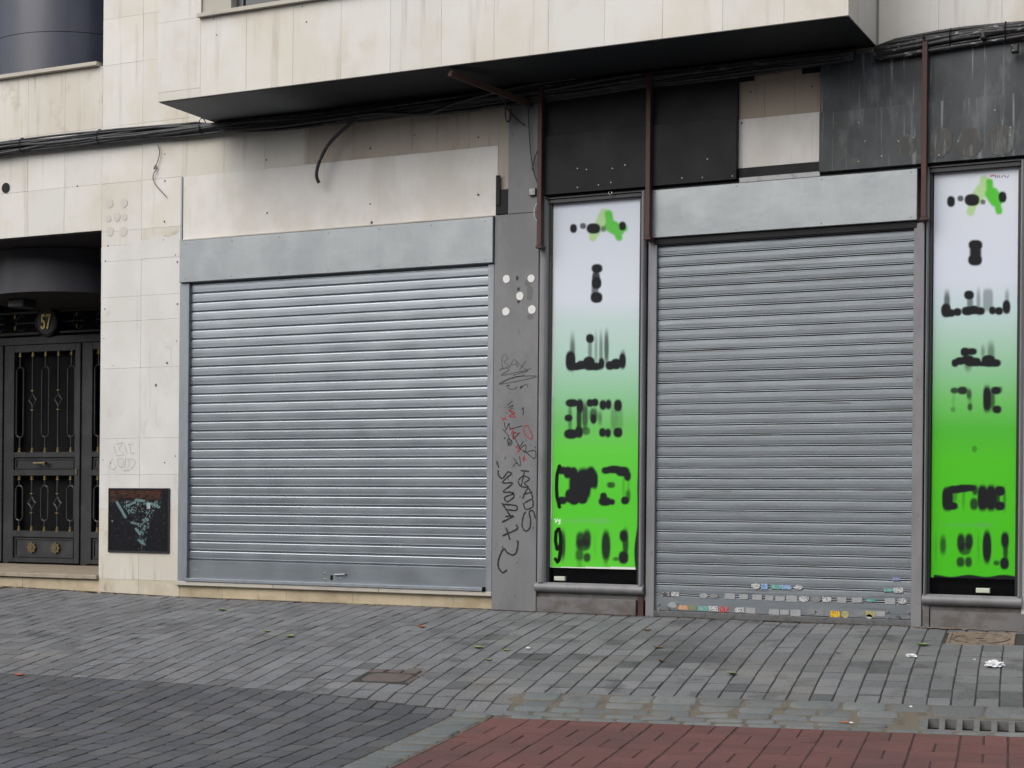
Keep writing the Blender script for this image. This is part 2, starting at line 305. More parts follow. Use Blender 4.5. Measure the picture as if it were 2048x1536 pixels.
W = .1422; S0 = -1.422
mh = (1.02, 1.49, 1.78, 2.26)            # manhole (s0,s1,t0,t1)
def dark_top(s):                          # border between the pale footway and the dark paving
    return float(np.interp(s, [-8, -5.6, -4.3, -3.07, -1.83, -1.6], [.10, .056, -.053, -.24, -.42, -.50]))
side = empty('sidewalk', (0, 0, 0), kind='structure'); pl = []
hole = to_st(*G(778, 1350)[:2])
for i in range(-48, 22):
    s0 = S0+i*W; s1 = s0+W; sm = (s0+s1)/2
    ph = random.choice([0, 0, 0, .03, -.03, .05]) if i > -18 else random.uniform(-.1, .1)
    if s1 <= -1.48+.02: tb = dark_top(sm)
    else: tb = -.035
    D = .197
    xx, yy, _ = P(sm, 0); Tm = -yy/math.cos(GA)+.07
    t = tb; k0 = (ph if ph > 0 else D+ph)
    first = True
    while t < Tm:
        L_ = k0 if first and k0 > .06 else D*random.choice([1, 1, 1, .99, 1.01]); first = False
        t1 = t+L_; tm = (t+t1)/2
        if Tm-t1 < .05: t1 = Tm+.05
        inm = mh[0]-.01 < sm < mh[1]+.02 and t1 > mh[2]+.02 and t < mh[3]-.02
        inh = abs(sm-hole[0]) < .225 and abs(tm-hole[1]) < .21
        if inm:
            if t < mh[2] < t1: pl.append((sm, tm, *paver_verts(s0, s1, t, mh[2]-.002, .010, .004)))
            if t < mh[3] < t1: pl.append((sm, tm, *paver_verts(s0, s1, mh[3]+.002, t1, .010, .004)))
        elif not inh:
            lift = random.random() < (.05 if sm < -2 else .025)
            pl.append((sm, tm, *paver_verts(s0, s1, t, t1, .010, .018, tilt=.004 if lift else .0013)))
        t = t1
lay(side, 'paver', pl, m_paver)

# dark paving, lower left
road = empty('dark_roadway', (0, 0, 0), kind='structure'); pl = []
for i in range(-44, 0):
    s1 = -1.90+(i+1)*W; s0 = s1-W; sm = (s0+s1)/2
    t = dark_top(sm)-.004; off = .1 if i % 2 else .0
    tt = t-.13-off*.9; seq = [(tt, t)]
    while tt > -5.2: seq.append((tt-.205, tt)); tt -= .205
    for a, b in seq: pl.append((sm, (a+b)/2, *paver_verts(s0, s1, a, b, .009, .017, cut=.023, tilt=.0010, j=.0015)))
lay(road, 'paver', pl, m_pdark)

# red paving, basket pattern
cross = empty('red_crossing', (0, 0, 0), kind='structure'); pl = []
CW = .2585; CH = .287; tT = -.535
for c in range(0, 20):
    s0 = -1.63+c*CW; s1 = s0+CW; sm = (s0+s1)/2
    t = tT+(-.0 if c % 2 else -.0); k = c % 2
    top = tT-.01*0
    while t > -5.2:
        h = CH if t < tT else CH
        t0 = t-h
        if k % 2 == 1:
            for a, b in ((s0, sm), (sm, s1)): pl.append((sm, (t+t0)/2, *paver_verts(a, b, t0, t, .010, .010, tilt=.001)))
        else:
            tm = (t+t0)/2
            for a, b in ((t0, tm), (tm, t)): pl.append((sm, tm, *paver_verts(s0, s1, a, b, .010, .010, tilt=.001)))
        t = t0; k += 1
lay(cross, 'paver', pl, m_red)

# irregular setts: gutter rows and the column down the left side of the red paving
gut = empty('sett_gutter', (0, 0, 0), kind='structure')
bed = MB(); ns = 60
SS_ = list(np.linspace(-1.62, 1.0, 31))+list(np.linspace(1.0, 3.4, 25))[1:]; TT_ = (-.02, -.06, -.10, -.15, -.20, -.25, -.27, -.32, -.36, -.41, -.468, -.50, -.54); ns = len(SS_)-1
for s in SS_:
    for t in TT_: bed.v.append(P(s, t, -.0022))
bed.f = [(k*13+j, (k+1)*13+j, (k+1)*13+j+1, k*13+j+1)[::-1] for k in range(ns) for j in range(12) if not (k >= 30 and j in (6, 7, 8, 9))]
bed.build('mortar_bed', m_jsett, gut)
bed = MB(); m_jred = M('red_joint_dirt', (.040, .020, .018), .95)
for k in range(39):
    for s in np.linspace(-1.64, 3.5, 21): bed.v.append(P(s, -.53-k*.12, -.0034))
bed.f = [(k*21+j, (k+1)*21+j, (k+1)*21+j+1, k*21+j+1) for k in range(38) for j in range(20)]
bed.build('joint_bed', m_jred, cross)
bed = MB()
for k in range(41):
    for s in (-1.905, -1.77, -1.64): bed.v.append(P(s, -.40-k*.12, -.0026))
bed.f = [(k*3+j, (k+1)*3+j, (k+1)*3+j+1, k*3+j+1) for k in range(40) for j in range(2)]
bed.build('mortar_bed', m_jsett, gut)
def sett(s0, s1, t0, t1, crown=.0045):
    """rounded, uneven stone"""
    n = 20; cs, ct = (s0+s1)/2, (t0+t1)/2; a, b = (s1-s0)/2, (t1-t0)/2; p = random.uniform(5, 11); vs = []; rings = []
    ph = random.uniform(0, 6); am = random.uniform(.005, .03)
    for kk in range(n):
        th = 2*math.pi*(kk+.5)/n; r = (abs(math.cos(th))**p+abs(math.sin(th))**p)**(-1/p)*(1+am*math.sin(3*th+ph)+random.uniform(-.03, .03)); rings.append((math.cos(th)*r, math.sin(th)*r))
    tx, ty = random.gauss(0, .002), random.gauss(0, .0015); z0 = random.uniform(-.004, .003)
    def ring(sc, dz): return [P(cs+a*u*sc, ct+b*v*sc, dz+tx*u+ty*v+z0) for u, v in rings]
    vs = ring(1, -.03)+ring(1, -.006)+ring(.96, crown*.15)+ring(.82, crown*.8)
    fs = []
    for q in range(3):
        fs += [(q*n+k, q*n+(k+1) % n, (q+1)*n+(k+1) % n, (q+1)*n+k) for k in range(n)]
    vs.append(P(cs, ct, crown+z0)); c = len(vs)-1; fs += [(3*n+k, 3*n+(k+1) % n, c) for k in range(n)]
    MB().add(vs, fs).build('sett', m_sett, gut, smooth=True)
rows = [(-.20, -.04, .265), (-.305, -.205, .225), (-.395, -.31, .21), (-.468, -.40, .20), (-.535, -.472, .19)]
for r, (a, b, ln) in enumerate(rows):
    s = -1.60+random.uniform(0, .1)
    while s < 3.0:
        l_ = ln*random.uniform(.88, 1.18); gap = random.choice([.008, .012, .02, .045 if r in (0, 1, 2) else .012])
        if not (r in (1, 2, 3) and s+l_ > .985): sett(s, s+l_, (a if s < .9 or r else a-.055)+.003, b-.003)
        s += l_+gap
t = -.43
while t > -5:
    h = random.uniform(.10, .135); sett(-1.895+random.uniform(0, .01), -1.655, t-h, t-.006, .004); t -= h+.004

# ---- street furniture set in the ground
def gbox(mb, s0, s1, t0, t1, z0, z1):
    vs = [P(s, t, z) for z in (z0, z1) for s, t in ((s0, t0), (s1, t0), (s1, t1), (s0, t1))]
    mb.add(vs, [(0,1,5,4),(1,2,6,5),(2,3,7,6),(3,0,4,7),(4,5,6,7),(3,2,1,0)])
cov = empty('manhole_cover', P(1.255, 2.02), label='rusty square manhole frame with round ribbed lid in front of the right display window', cat='manhole cover')
def child(mb, name, mat, par, smooth=False, **k):
    o = mb.build(name, mat, par, smooth, **k); o.location = -Vector(par.location); return o
fr = MB(); c0, c1, t0, t1 = mh
for a in ((c0, c1, t0, t0+.022), (c0, c1, t1-.022, t1), (c0, c0+.022, t0+.022, t1-.022), (c1-.022, c1, t0+.022, t1-.022)): gbox(fr, *a, -.03, .004)
child(fr, 'frame', m_castiron, cov)
pt = MB(); gbox(pt, c0+.022, c1-.022, t0+.022, t1-.022, -.03, -.003); child(pt, 'plate', m_castiron, cov)
cs, ct = (c0+c1)/2, (t0+t1)/2
def gdisc(mb, cs, ct, r, z0, z1, n=40, r0=0):
    out = [(math.cos(2*math.pi*k/n), math.sin(2*math.pi*k/n)) for k in range(n)]
    vs = [P(cs+r*a, ct+r*b, z0) for a, b in out]+[P(cs+r*a, ct+r*b, z1) for a, b in out]
    fs = [(k, (k+1) % n, (k+1) % n+n, k+n) for k in range(n)]
    if r0:
        vs += [P(cs+r0*a, ct+r0*b, z1) for a, b in out]+[P(cs+r0*a, ct+r0*b, z0) for a, b in out]
        fs += [(k+n, (k+1) % n+n, (k+1) % n+2*n, k+2*n) for k in range(n)]+[(k+2*n, (k+1) % n+2*n, (k+1) % n+3*n, k+3*n) for k in range(n)]
    else: fs.append(tuple(range(n, 2*n)))
    mb.add(vs, fs)
lid = MB(); gdisc(lid, cs, ct, .195, -.004, .001); lid_o = child(lid, 'lid', m_castiron, cov)
rb = MB(); gdisc(rb, cs, ct, .198, .001, .006, r0=.183)
for k in range(-7, 8):
    y = k*.023; hw = math.sqrt(max(.178**2-y*y, 0)); gbox(rb, cs-hw, cs+hw, ct+y-.005, ct+y+.005, .001, .0055)
child(rb, 'rib', m_castiron, cov, kind='stuff')
kh = MB(); gbox(kh, cs-.03, cs+.02, ct-.045, ct-.02, .006, .0065); child(kh, 'lifting_slot', m_void, cov)

hs0, ht0 = hole
sm = empty('small_manhole', P(hs0, ht0), label='small sunken access cover edged with broken reddish bricks in mid pavement', cat='manhole cover')
b = MB(); gbox(b, hs0-.24, hs0+.24, ht0-.24, ht0+.24, -.03, -.0045); child(b, 'pit_bed', m_joint, sm)
b = MB(); n = 14
ring = [(math.copysign(abs(math.cos(a))**.45, math.cos(a))*.165, math.copysign(abs(math.sin(a))**.45, math.sin(a))*.12) for a in [2*math.pi*(k+.5)/n for k in range(n)]]
vs = [P(hs0+.01+u, ht0-.06+v, -.014) for u, v in ring]+[P(hs0+.01+u, ht0-.06+v, -.003) for u, v in ring]+[P(hs0+.01+u*.93, ht0-.06+v*.93, -.001) for u, v in ring]
b.add(vs, [(k, (k+1) % n, (k+1) % n+n, k+n) for k in range(n)]+[(k+n, (k+1) % n+n, (k+1) % n+2*n, k+2*n) for k in range(n)]+[tuple(range(2*n, 3*n))])
child(b, 'lid', m_clay, sm)
for (a0, a1, b0, b1) in ((-.19, -.08, .085, .20), (-.05, .05, .08, .21), (.065, .18, .075, .22), (.195, .235, .0, .18), (.19, .235, -.2, -.03)):
    vs, fs = paver_verts(hs0+a0, hs0+a1, ht0+b0, ht0+b1, .004, .004, tilt=.004, top=-.001)
    o = MB().add(vs, fs).build('brick', m_clay, sm); o.location = -Vector(sm.location)

dg = empty('drain_grate', P(1.35, -.37), label='concrete gutter drain with square openings at the right edge of the red paving', cat='drain')
b = MB(); gbox(b, 1.0, 2.5, -.465, -.28, -.06, -.056); child(b, 'pit', m_void, dg)
for a in ((.975, 2.5, -.468, -.448), (.975, 2.5, -.285, -.262), (.975, 1.02, -.448, -.285)):
    b = MB(); gbox(b, *a, -.07, -.002); child(b, 'rim', m_grate, dg)
s = 1.02
for k in range(16):
    b = MB(); gbox(b, s+.064, s+.098, -.448, -.285, -.07, -.003); child(b, 'bar', m_grate, dg); s += .098

# ================================================================== BUILDING
bld = empty('apartment_building', (0, 0, 0), label='cream stone apartment building with a projecting upper bay over closed shops', cat='building')
XL, XR, ZT = -15.5, 2.5, 7.6
xd = -10.558
c = MB()
c.box(xd, -6.25, .016, 2.4, -.6, ZT)              # solid right of entrance
c.box(-6.25, -1.85, .14, 2.4, -.6, ZT); c.box(-1.85, XR, .016, 2.4, -.6, ZT); c.box(-6.25, -1.85, .016, .14, 4.0, ZT); c.box(-6.25, -5.84, .03, .14, -.6, 4.0)
c.box(-4.09, -3.40, .016, .14, 3.5, 4.0)
c.box(XL, xd, .016, .25, 3.56, 5.165)            # spandrel between door and window
c.box(XL, xd, .25, 2.4, 3.56, 3.75)
c.box(XL, xd, .25, 2.4, 4.98, 5.165)
c.box(XL, xd, .016, 2.4, -.6, .05)
c.box(XL-.3, XL, .016, 2.4, -.6, ZT)
c.build('wall_core', m_core, bld)
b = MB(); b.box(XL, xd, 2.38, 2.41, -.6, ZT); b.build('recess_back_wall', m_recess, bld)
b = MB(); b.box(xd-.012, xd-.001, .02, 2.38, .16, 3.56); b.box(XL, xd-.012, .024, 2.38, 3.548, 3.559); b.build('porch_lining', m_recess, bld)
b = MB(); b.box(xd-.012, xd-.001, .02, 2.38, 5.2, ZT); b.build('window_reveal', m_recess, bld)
JN = .0012
def panel(x0, x1, z0, z1, mat=m_stone, y=0., th=.02, par=bld, name='stone_panel', c=.0012, yj=.0008):
    dy = random.uniform(-yj, yj); return MB().box(x0+JN/2, x1-JN/2, y+dy, y+th, z0+JN/2, z1-JN/2, c).build(name, mat, par)
# spandrel over the door
xs = [XL, -14.0, -13.4, -12.9, -12.45, -11.98, -11.505, -11.03, xd]
for a, b_ in zip(xs, xs[1:]):
    panel(a, b_, 3.56, 4.012); panel(a, b_, 4.012, 4.56); panel(a, b_, 4.56, 5.165, m_stoned)
# pier between door and shutter, and the wall above
for a, b_ in ((xd, -10.07), (-10.07, -9.585)):
    for z0, z1 in ((-.3, .162), (.162, .84), (.84, 1.176), (1.176, 1.527), (1.527, 2.205), (2.205, 2.66), (2.66, 2.897), (2.897, 3.40)):
        panel(a, b_, z0, z1, m_plinth2 if z1 < .2 else (m_stoned if z1 < .9 else m_stonew))
b = MB(); xs_ = np.linspace(xd+.001, -9.586, 60); hz_ = [3.385+.05*(i_/59)+.012*math.sin(i_*.35)+random.uniform(-.006, .006)+(.03 if i_ > 28 else 0) for i_ in range(60)]
b.add([(x_, -.0022, z_) for x_, z_ in zip(xs_, hz_)]+[(x_, -.0022, 3.25) for x_ in xs_], [(i_, i_+60, i_+61, i_+1) for i_ in range(59)]); b.build('paint_edge', m_stonew, bld)
for z0, z1 in ((3.40, 3.54), (3.54, 4.008), (4.008, 4.56), (4.56, 5.16), (5.16, 5.61), (5.61, 6.2), (6.2, ZT)):
    panel(xd, -10.07, z0, z1)
    if z0 < 4.5: panel(-10.07, -9.585, z0, z1, m_stoned if z1 < 3.6 else m_stone)
for z0, z1 in ((4.56, 5.16), (5.16, 5.61), (5.61, 6.2), (6.2, ZT)): panel(-10.07, -9.22, z0, z1)
for a, b_ in ((-9.585, -9.11), (-9.11, -8.644), (-8.644, -8.173), (-8.173, -7.70), (-7.70, -7.22), (-7.22, -6.74), (-6.74, -6.24)):
    panel(a, b_, 4.003, 4.56, m_stone if a < -8.7 else (m_stoned if a < -8.3 else m_stone3))
panel(-6.24, -6.128, 3.62, 4.56, m_stone3)
panel(-9.577, -6.24, 3.398, 4.003, m_white, y=-.004, th=.024, name='painted_panel', c=.002)
b = MB(); b.box(-9.597, -9.579, -.012, .016, .16, 4.0); b.build('edge_trim', m_guide, bld)
# patch of wall left open between the charcoal sheets
panel(-4.09, -3.872, 4.018, 4.37, m_stone2); panel(-3.872, -3.40, 4.018, 4.37, m_stone2)
panel(-4.09, -3.40, 3.625, 4.018, m_white, name='painted_panel')
# right upper wall
xs = [-2.968, -2.512, -2.045, -1.58, -1.11, -.64, 0, .7, 1.4, XR]
for a, b_ in zip(xs, xs[1:]):
    for z0, z1 in ((4.43, 5.10), (5.10, 5.7), (5.7, ZT)): panel(a, b_, z0, z1)
xs = [-1.87, -1.4, -.9, -.4, .2, .8, 1.4, XR]
for a, b_ in zip(xs, xs[1:]):
    for z0, z1 in ((-.3, .16), (.16, .9), (.9, 1.6), (1.6, 2.3), (2.3, 3.0), (3.0, 3.53)): panel(a, b_, z0, z1)
# projecting bay
BD = .855; BX0, BX1, BZ = -9.212, -2.985, 4.482
b = MB(); b.box(BX0+.02, BX1-.02, -BD+.02, .016, BZ+.005, 5.2); b.box(BX0+.02, -8.77, -BD+.02, .016, 5.2, ZT); b.box(-6.0, BX1-.02, -BD+.02, .016, 5.2, ZT); b.build('bay_core', m_core, bld)
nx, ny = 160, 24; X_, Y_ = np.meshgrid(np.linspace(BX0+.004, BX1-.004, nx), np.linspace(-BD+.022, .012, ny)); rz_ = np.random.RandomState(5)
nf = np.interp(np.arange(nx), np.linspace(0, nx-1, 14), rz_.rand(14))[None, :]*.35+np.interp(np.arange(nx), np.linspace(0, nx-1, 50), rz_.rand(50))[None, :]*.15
shade = np.clip((X_-BX0-.25)/1.5+nf-.25-(Y_+BD)*.15, 0, 1); shade = shade*shade*(3-2*shade); cc = np.array([.17, .18, .19])*(1-shade[..., None])+np.array([.024, .026, .029])*shade[..., None]  # light fading off along the soffit, painted into its vertex colours
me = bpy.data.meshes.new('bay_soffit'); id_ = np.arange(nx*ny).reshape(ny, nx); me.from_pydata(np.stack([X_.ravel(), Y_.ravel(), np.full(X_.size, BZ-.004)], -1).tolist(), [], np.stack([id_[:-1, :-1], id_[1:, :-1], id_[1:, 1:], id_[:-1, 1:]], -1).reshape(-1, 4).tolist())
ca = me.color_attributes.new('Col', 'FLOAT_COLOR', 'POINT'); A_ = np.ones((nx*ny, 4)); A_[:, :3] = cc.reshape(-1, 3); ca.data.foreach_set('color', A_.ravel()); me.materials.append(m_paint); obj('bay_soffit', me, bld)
xs = [BX0, -8.747, -8.262, -7.78, -7.30, -6.82, -6.34, -5.86, -5.38, -4.90, -4.42, -3.94, -3.466, BX1]
for k, (a, b_) in enumerate(zip(xs, xs[1:])):
    if k == 0: zz = ((BZ, 4.56), (4.56, 5.182), (5.182, 5.7), (5.7, ZT))
    elif a < -6.05: zz = ((BZ, 5.17),)
    else: zz = ((BZ, 5.182), (5.182, 5.8), (5.8, ZT))
    for z0, z1 in zz: panel(a, b_, z0, z1, y=-BD, th=.02)
for xx, sg in ((BX0, 1), (BX1, -1)):
    for z0, z1 in ((BZ, 5.182), (5.182, 5.8), (5.8, ZT)):
        b = MB(); x0, x1 = sorted((xx, xx+sg*.02)); b.box(x0, x1, -BD+.022, -.002, z0+JN/2, z1-JN/2); b.build('stone_panel', m_stone, bld)
# windows
win = MB(); win.box(-8.76, -6.0, -BD-.045, -BD+.16, 5.172, 5.205); wo = empty('window', (0, 0, 0), bld); win.build('sill', m_sill, wo)
b = MB(); b.box(-8.745, -8.44, -BD+.02, -BD+.14, 5.206, ZT); b.build('frame', m_cream_in, wo)
b = MB(); b.box(-8.438, -8.37, -BD+.10, -BD+.15, 5.206, ZT); b.box(-6.1, -6.0, -BD+.10, -BD+.15, 5.206, ZT); b.box(-8.37, -6.1, -BD+.10, -BD+.15, 5.206, 5.25); b.build('frame', m_alu, wo)
b = MB(); b.box(-8.37, -6.1, -BD+.12, -BD+.13, 5.25, ZT); b.build('pane', m_glassd, wo)
wo2 = empty('window', (0, 0, 0), bld)
b = MB(); b.box(XL, -10.60, -.05, .22, 5.166, 5.205, .004); b.build('sill', m_sill, wo2)
# rounded dark stair drum seen through window and porch
m_drum_refl = M('dark_blue_drum_panel', (.026, .028, .050), .35, 0, layers=[((.045, .047, .075), (3, 3, .8), .4, .7, .7)], coat=.25)  # blue reflected highlight on the upper drum, painted into its base colour
def drum(z0, z1, name, m_drum=m_drum):
    b = MB(); n = 72; cx, cy, r = -12.05, 1.45, 1.0
    vs = [(cx+r*math.cos(2*math.pi*k/n), cy+r*math.sin(2*math.pi*k/n), z) for z in (z0, z1) for k in range(n)]
    b.add(vs, [(k, (k+1) % n, (k+1) % n+n, k+n) for k in range(n)]); o = b.build(name, m_drum, bld, smooth=True)
    b = MB(); b.add(vs[:n], [tuple(range(n))[::-1]]); b.build('drum_underside', m_recess, bld); return o
drum(3.085, 3.54, 'curved_drum'); drum(5.17, 5.772, 'curved_drum', m_drum_refl); drum(5.778, ZT, 'curved_drum', m_drum_refl)
# plinths, sills, step
xs = [XL, -13.6, -12.9, -12.45, -12.0, -11.524, -11.041, xd]
for a, b_ in zip(xs, xs[1:]): panel(a, b_, -.3, .146, m_plinth, name='plinth_stone', y=.002)
xs = [-9.597, -9.084, -8.375, -7.663, -6.954, -6.252]
for a, b_ in zip(xs, xs[1:]): panel(a, b_, -.3, .126, m_plinth, name='plinth_stone', y=.004)
xs = [-9.61, -8.496, -7.372, -6.252]
for a, b_ in zip(xs, xs[1:]): MB().box(a+.001, b_-.001, -.035, .10, .127, .165, .004).build('sill', m_sill, bld)
b = MB(); b.box(XL, xd-.004, -.03, 2.3, .152, .195, .006); b.build('doorstep', m_step, bld)
# anchor holes and rust spots in the stone
hl = MB(); _dd = hl.disc; hl.disc = lambda x, y, z, r, th, n=8, rz=None, jag=0: _dd(x, y, z, r*.7, th, n, rz=(rz or r)*.7, jag=jag)
for px, py, r in [(433,70,.010),(613,44,.010),(428,38,.009),(605,13,.009)]:
    x, z = F(px, py, -BD); hl.disc(x, -BD-.0015, z, r, .002, 8)
for px, py, r in [(330,308,.007),(330,362,.011),(329,443,.012),(327,480,.006),(216,492,.011),(351,510,.009),(355,524,.012),(211,522,.010),(210,618,.009),(355,608,.011),(353,682,.008),(208,677,.006),(334,726,.015),(227,731,.006),(312,770,.016),(206,920,.006),(221,926,.008),(351,912,.007),(329,925,.008),(155,372,.012),(270,1060,.006)]:
    x, z = F(px, py); hl.disc(x, -.0035, z, r, .002, 8, rz=r*1.2, jag=.25)
for px, py, r in [(533,320,.012),(535,426,.012),(741,297,.014),(741,408,.012),(744,445,.018),(957,275,.013),(957,390,.016),(830,270,.01),(640,250,.01)]:
    x, z = F(px, py); hl.disc(x, -.0065, z, r, .002, 8, jag=.3)
for px, py, r in [(1502,184,.012),(1624,173,.012),(1484,246,.012)]:
    x, z = F(px, py); hl.disc(x, -.0035, z, r, .002, 8, jag=.2)
hl.build('drill_holes', m_hole, bld, kind='stuff')
b = MB(); x, z = F(12, 376); b.disc(x, -.006, z, .052, .012, 24, rz=.052); b.build('vent_cap', m_char, bld)

# ---- flat print helper: a fine grid whose colours are the print
def smooth01(a): a = np.clip(a, 0, 1); return a*a*(3-2*a)
def stops(v, st):
    xs = [s[0] for s in st]; return np.stack([np.interp(v, xs, [(s[1][k]/255)**2.2 for s in st]) for k in range(3)], -1)
def blobs(col_, px, py, lst, ink):
    ink = np.array([(c/255)**2.2 for c in ink])*.6; f = np.zeros(px.shape)
    for bl in lst:
        cx, cy, rx, ry = bl[:4]; al = bl[4] if len(bl) > 4 else 1.; so = bl[5] if len(bl) > 5 else 3.6
        p = bl[6] if len(bl) > 6 else 2.4
        d = (np.abs((px-cx)/rx)**p+np.abs((py-cy)/ry)**p)**(1/p); e = so/min(rx, ry)
        f = 1-(1-f)*(1-al*smooth01((1+e/2-d)/e))
    return col_*(1-f[..., None])+ink*f[..., None]
def strokes(col_, px, py, lst, ink, soft=1.2):
    ink = np.array([(c/255)**2.2 for c in ink]); f = np.zeros(px.shape)
    for wd, pts in lst:
        for (x0, y0), (x1, y1) in zip(pts, pts[1:]):
            dx, dy = x1-x0, y1-y0; t = np.clip(((px-x0)*dx+(py-y0)*dy)/(dx*dx+dy*dy+1e-9), 0, 1)
            f = np.maximum(f, smooth01((wd-np.hypot(px-x0-t*dx, py-y0-t*dy))/soft+.5))
    return col_*(1-f[..., None])+ink*f[..., None]
def print_grid(name, x0, x1, z0, z1, y, nx, nz, fn, parent=None, corners=None, **k):
    X, Z = np.meshgrid(np.linspace(x0, x1, nx), np.linspace(z0, z1, nz))
    px, py = PR(X, np.full_like(X, y), Z); C_ = fn(px, py, (X-x0)/(x1-x0), (z1-Z)/(z1-z0))
    me = bpy.data.meshes.new(name); V = np.stack([X.ravel(), np.full(X.size, y), Z.ravel()], -1)
    V2 = V.copy(); V2[:, 1] += .002
    idx = np.arange(nx*nz).reshape(nz, nx)
    q = np.stack([idx[:-1, :-1], idx[:-1, 1:], idx[1:, 1:], idx[1:, :-1]], -1).reshape(-1, 4)
    bd = [(x0, y+.002, z0), (x1, y+.002, z0), (x1, y+.002, z1), (x0, y+.002, z1)]; nb = nx*nz
    cor = [0, nx-1, nx*nz-1, nx*(nz-1)]
    ext = [(nb+3, nb+2, nb+1, nb)]
    me.from_pydata(V.tolist()+bd, [], q.tolist()+ext)
    ca = me.color_attributes.new('Col', 'FLOAT_COLOR', 'POINT'); A = np.ones((nb+4, 4)); A[:nb, :3] = C_.reshape(-1, 3); A[nb:, :3] = .5
    ca.data.foreach_set('color', A.ravel()); me.materials.append(m_paint); me.update()
    o = bpy.data.objects.new(name, me); col.objects.link(o)
    if parent: o.parent = parent
    return tag(o, **k)

# ================================================================== SHUTTERS
prof = [(-.0015, 0), (-.0034, -.004), (-.0038, -.030), (-.0032, -.0600), (-.0030, -.0610), (-.0074, -.0650), (-.0066, -.0662), (0, -.0676), (.013, -.0678), (.013, -.0704), (0, -.0706),
        (-.0074, -.0746), (-.0066, -.0760), (-.0010, -.0776), (.013, -.0779), (.013, -.0800), (-.0012, -.0803), (-.0016, -.0867)]
prof2 = [(-.0010, 0), (-.0030, -.003), (-.0042, -.030), (-.0030, -.0590), (.0130, -.0592), (.0130, -.0636), (-.0020, -.0640), (-.0070, -.0660), (-.0082, -.0690), (-.0068, -.0722), (-.0020, -.0735), (.0130, -.0742), (.0130, -.0800), (-.0010, -.0806), (-.0022, -.0840), (-.0010, -.0867)]
def shutter(name, label, x0, x1, zt, zrib, nsl, yp, mat, zbot, gx, plate, prof=prof):
    """zrib: height of the first rib; slats hang from there"""
    r = empty(name, ((x0+x1)/2, yp, zbot), label=label, cat='roller shutter')
    L0 = -Vector(r.location)
    top = zrib+.0695
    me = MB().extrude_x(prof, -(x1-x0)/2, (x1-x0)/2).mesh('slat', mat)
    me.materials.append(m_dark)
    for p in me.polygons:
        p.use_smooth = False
        if max(prof[p.index][0], prof[p.index+1][0]) > .010: p.material_index = 1  # groove faces coloured dark to stand for the shadow gaps
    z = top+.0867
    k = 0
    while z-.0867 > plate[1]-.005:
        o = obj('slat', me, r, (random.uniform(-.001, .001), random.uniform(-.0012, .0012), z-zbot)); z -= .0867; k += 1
        o.rotation_euler = (random.uniform(-.014, .014), random.uniform(-.0006, .0006), 0)
    zz = z
    b = MB(); b.box(x0, x1, yp-.008, yp+.006, plate[0], zz-.001, .0015); o = b.build('bottom_plate', mat, r); o.location = L0
    b = MB(); b.box(x0-.01, x1+.01, yp+.022, yp+.04, zbot-.02, zt+.06); o = b.build('backing', m_dark, r); o.location = L0
    for a, c_ in gx:
        b = MB(); b.box(a, c_, yp-.035, yp+.03, zbot-.03, zt, .003); o = b.build('guide_rail', m_guide if mat is m_slat1 else m_greyfr, r); o.location = L0
    return r, L0
y1 = .012
X0, _ = F(383, 570, y1); X1, _ = F(980, 530, y1)
zr = F(383, 480+545/5.12, y1)[1]
sh1, L1 = shutter('roller_shutter', 'closed bright galvanised shutter on a cream stone sill, left of the grey pillar', X0-.01, X1+.01, 2.985, zr, 31, y1, m_slat1, .19, ((-9.575, X0), (X1, -6.257)), (.195, .30))
def addto(r, L_, mb, name, mat, smooth=False, **k): o = mb.build(name, mat, r, smooth, **k); o.location = L_; return o
addto(sh1, L1, MB().box(-9.575, -6.257, -.055, .04, 2.99, 3.385, .004), 'fascia_panel', m_zinc)
addto(sh1, L1, MB().box(-9.575, -6.257, -.052, .04, 3.387, 3.396), 'top_flange', m_sill)
addto(sh1, L1, MB().box(X0+.0, X1-.02, -.045, .01, .166, .196, .004), 'bottom_bar', m_guide)
addto(sh1, L1, MB().box(X1-.02, X1-.004, -.048, .008, .167, .205), 'rubber_end', m_dark)
lk = MB()
fs_ = MB()
for x_ in np.linspace(-9.5, -6.33, 7):
    for z_ in (3.02, 3.35): fs_.disc(x_, -.057, z_, .0045, .004, 8)
addto(sh1, L1, fs_, 'screws', m_hole, kind='stuff')
for px, py in ((648, 1147), (648, 1159), (678, 1158)):
    x, z = F(px, py, y1-.01); lk.disc(x, y1-.014, z, .011, .006, 10)
addto(sh1, L1, lk, 'rivets', m_bolt, kind='stuff')
x, z = F(663, 1155, y1-.01); addto(sh1, L1, MB().box(x-.012, x+.012, y1-.012, y1, z-.022, z+.02), 'lock_keyhole', m_dark)
x, z = F(680, 1149, y1-.03); b = MB(); b.tube([(x-.06, y1-.03, z-.003), (x+.05, y1-.03, z+.003), (x+.055, y1-.005, z+.003)], .007, 8); addto(sh1, L1, b, 'handle', m_steel)
x, z = F(390, 1140, y1-.01); addto(sh1, L1, MB().box(x-.035, x+.04, y1-.0105, y1-.0085, z-.008, z+.012), 'sticker', m_zinc)

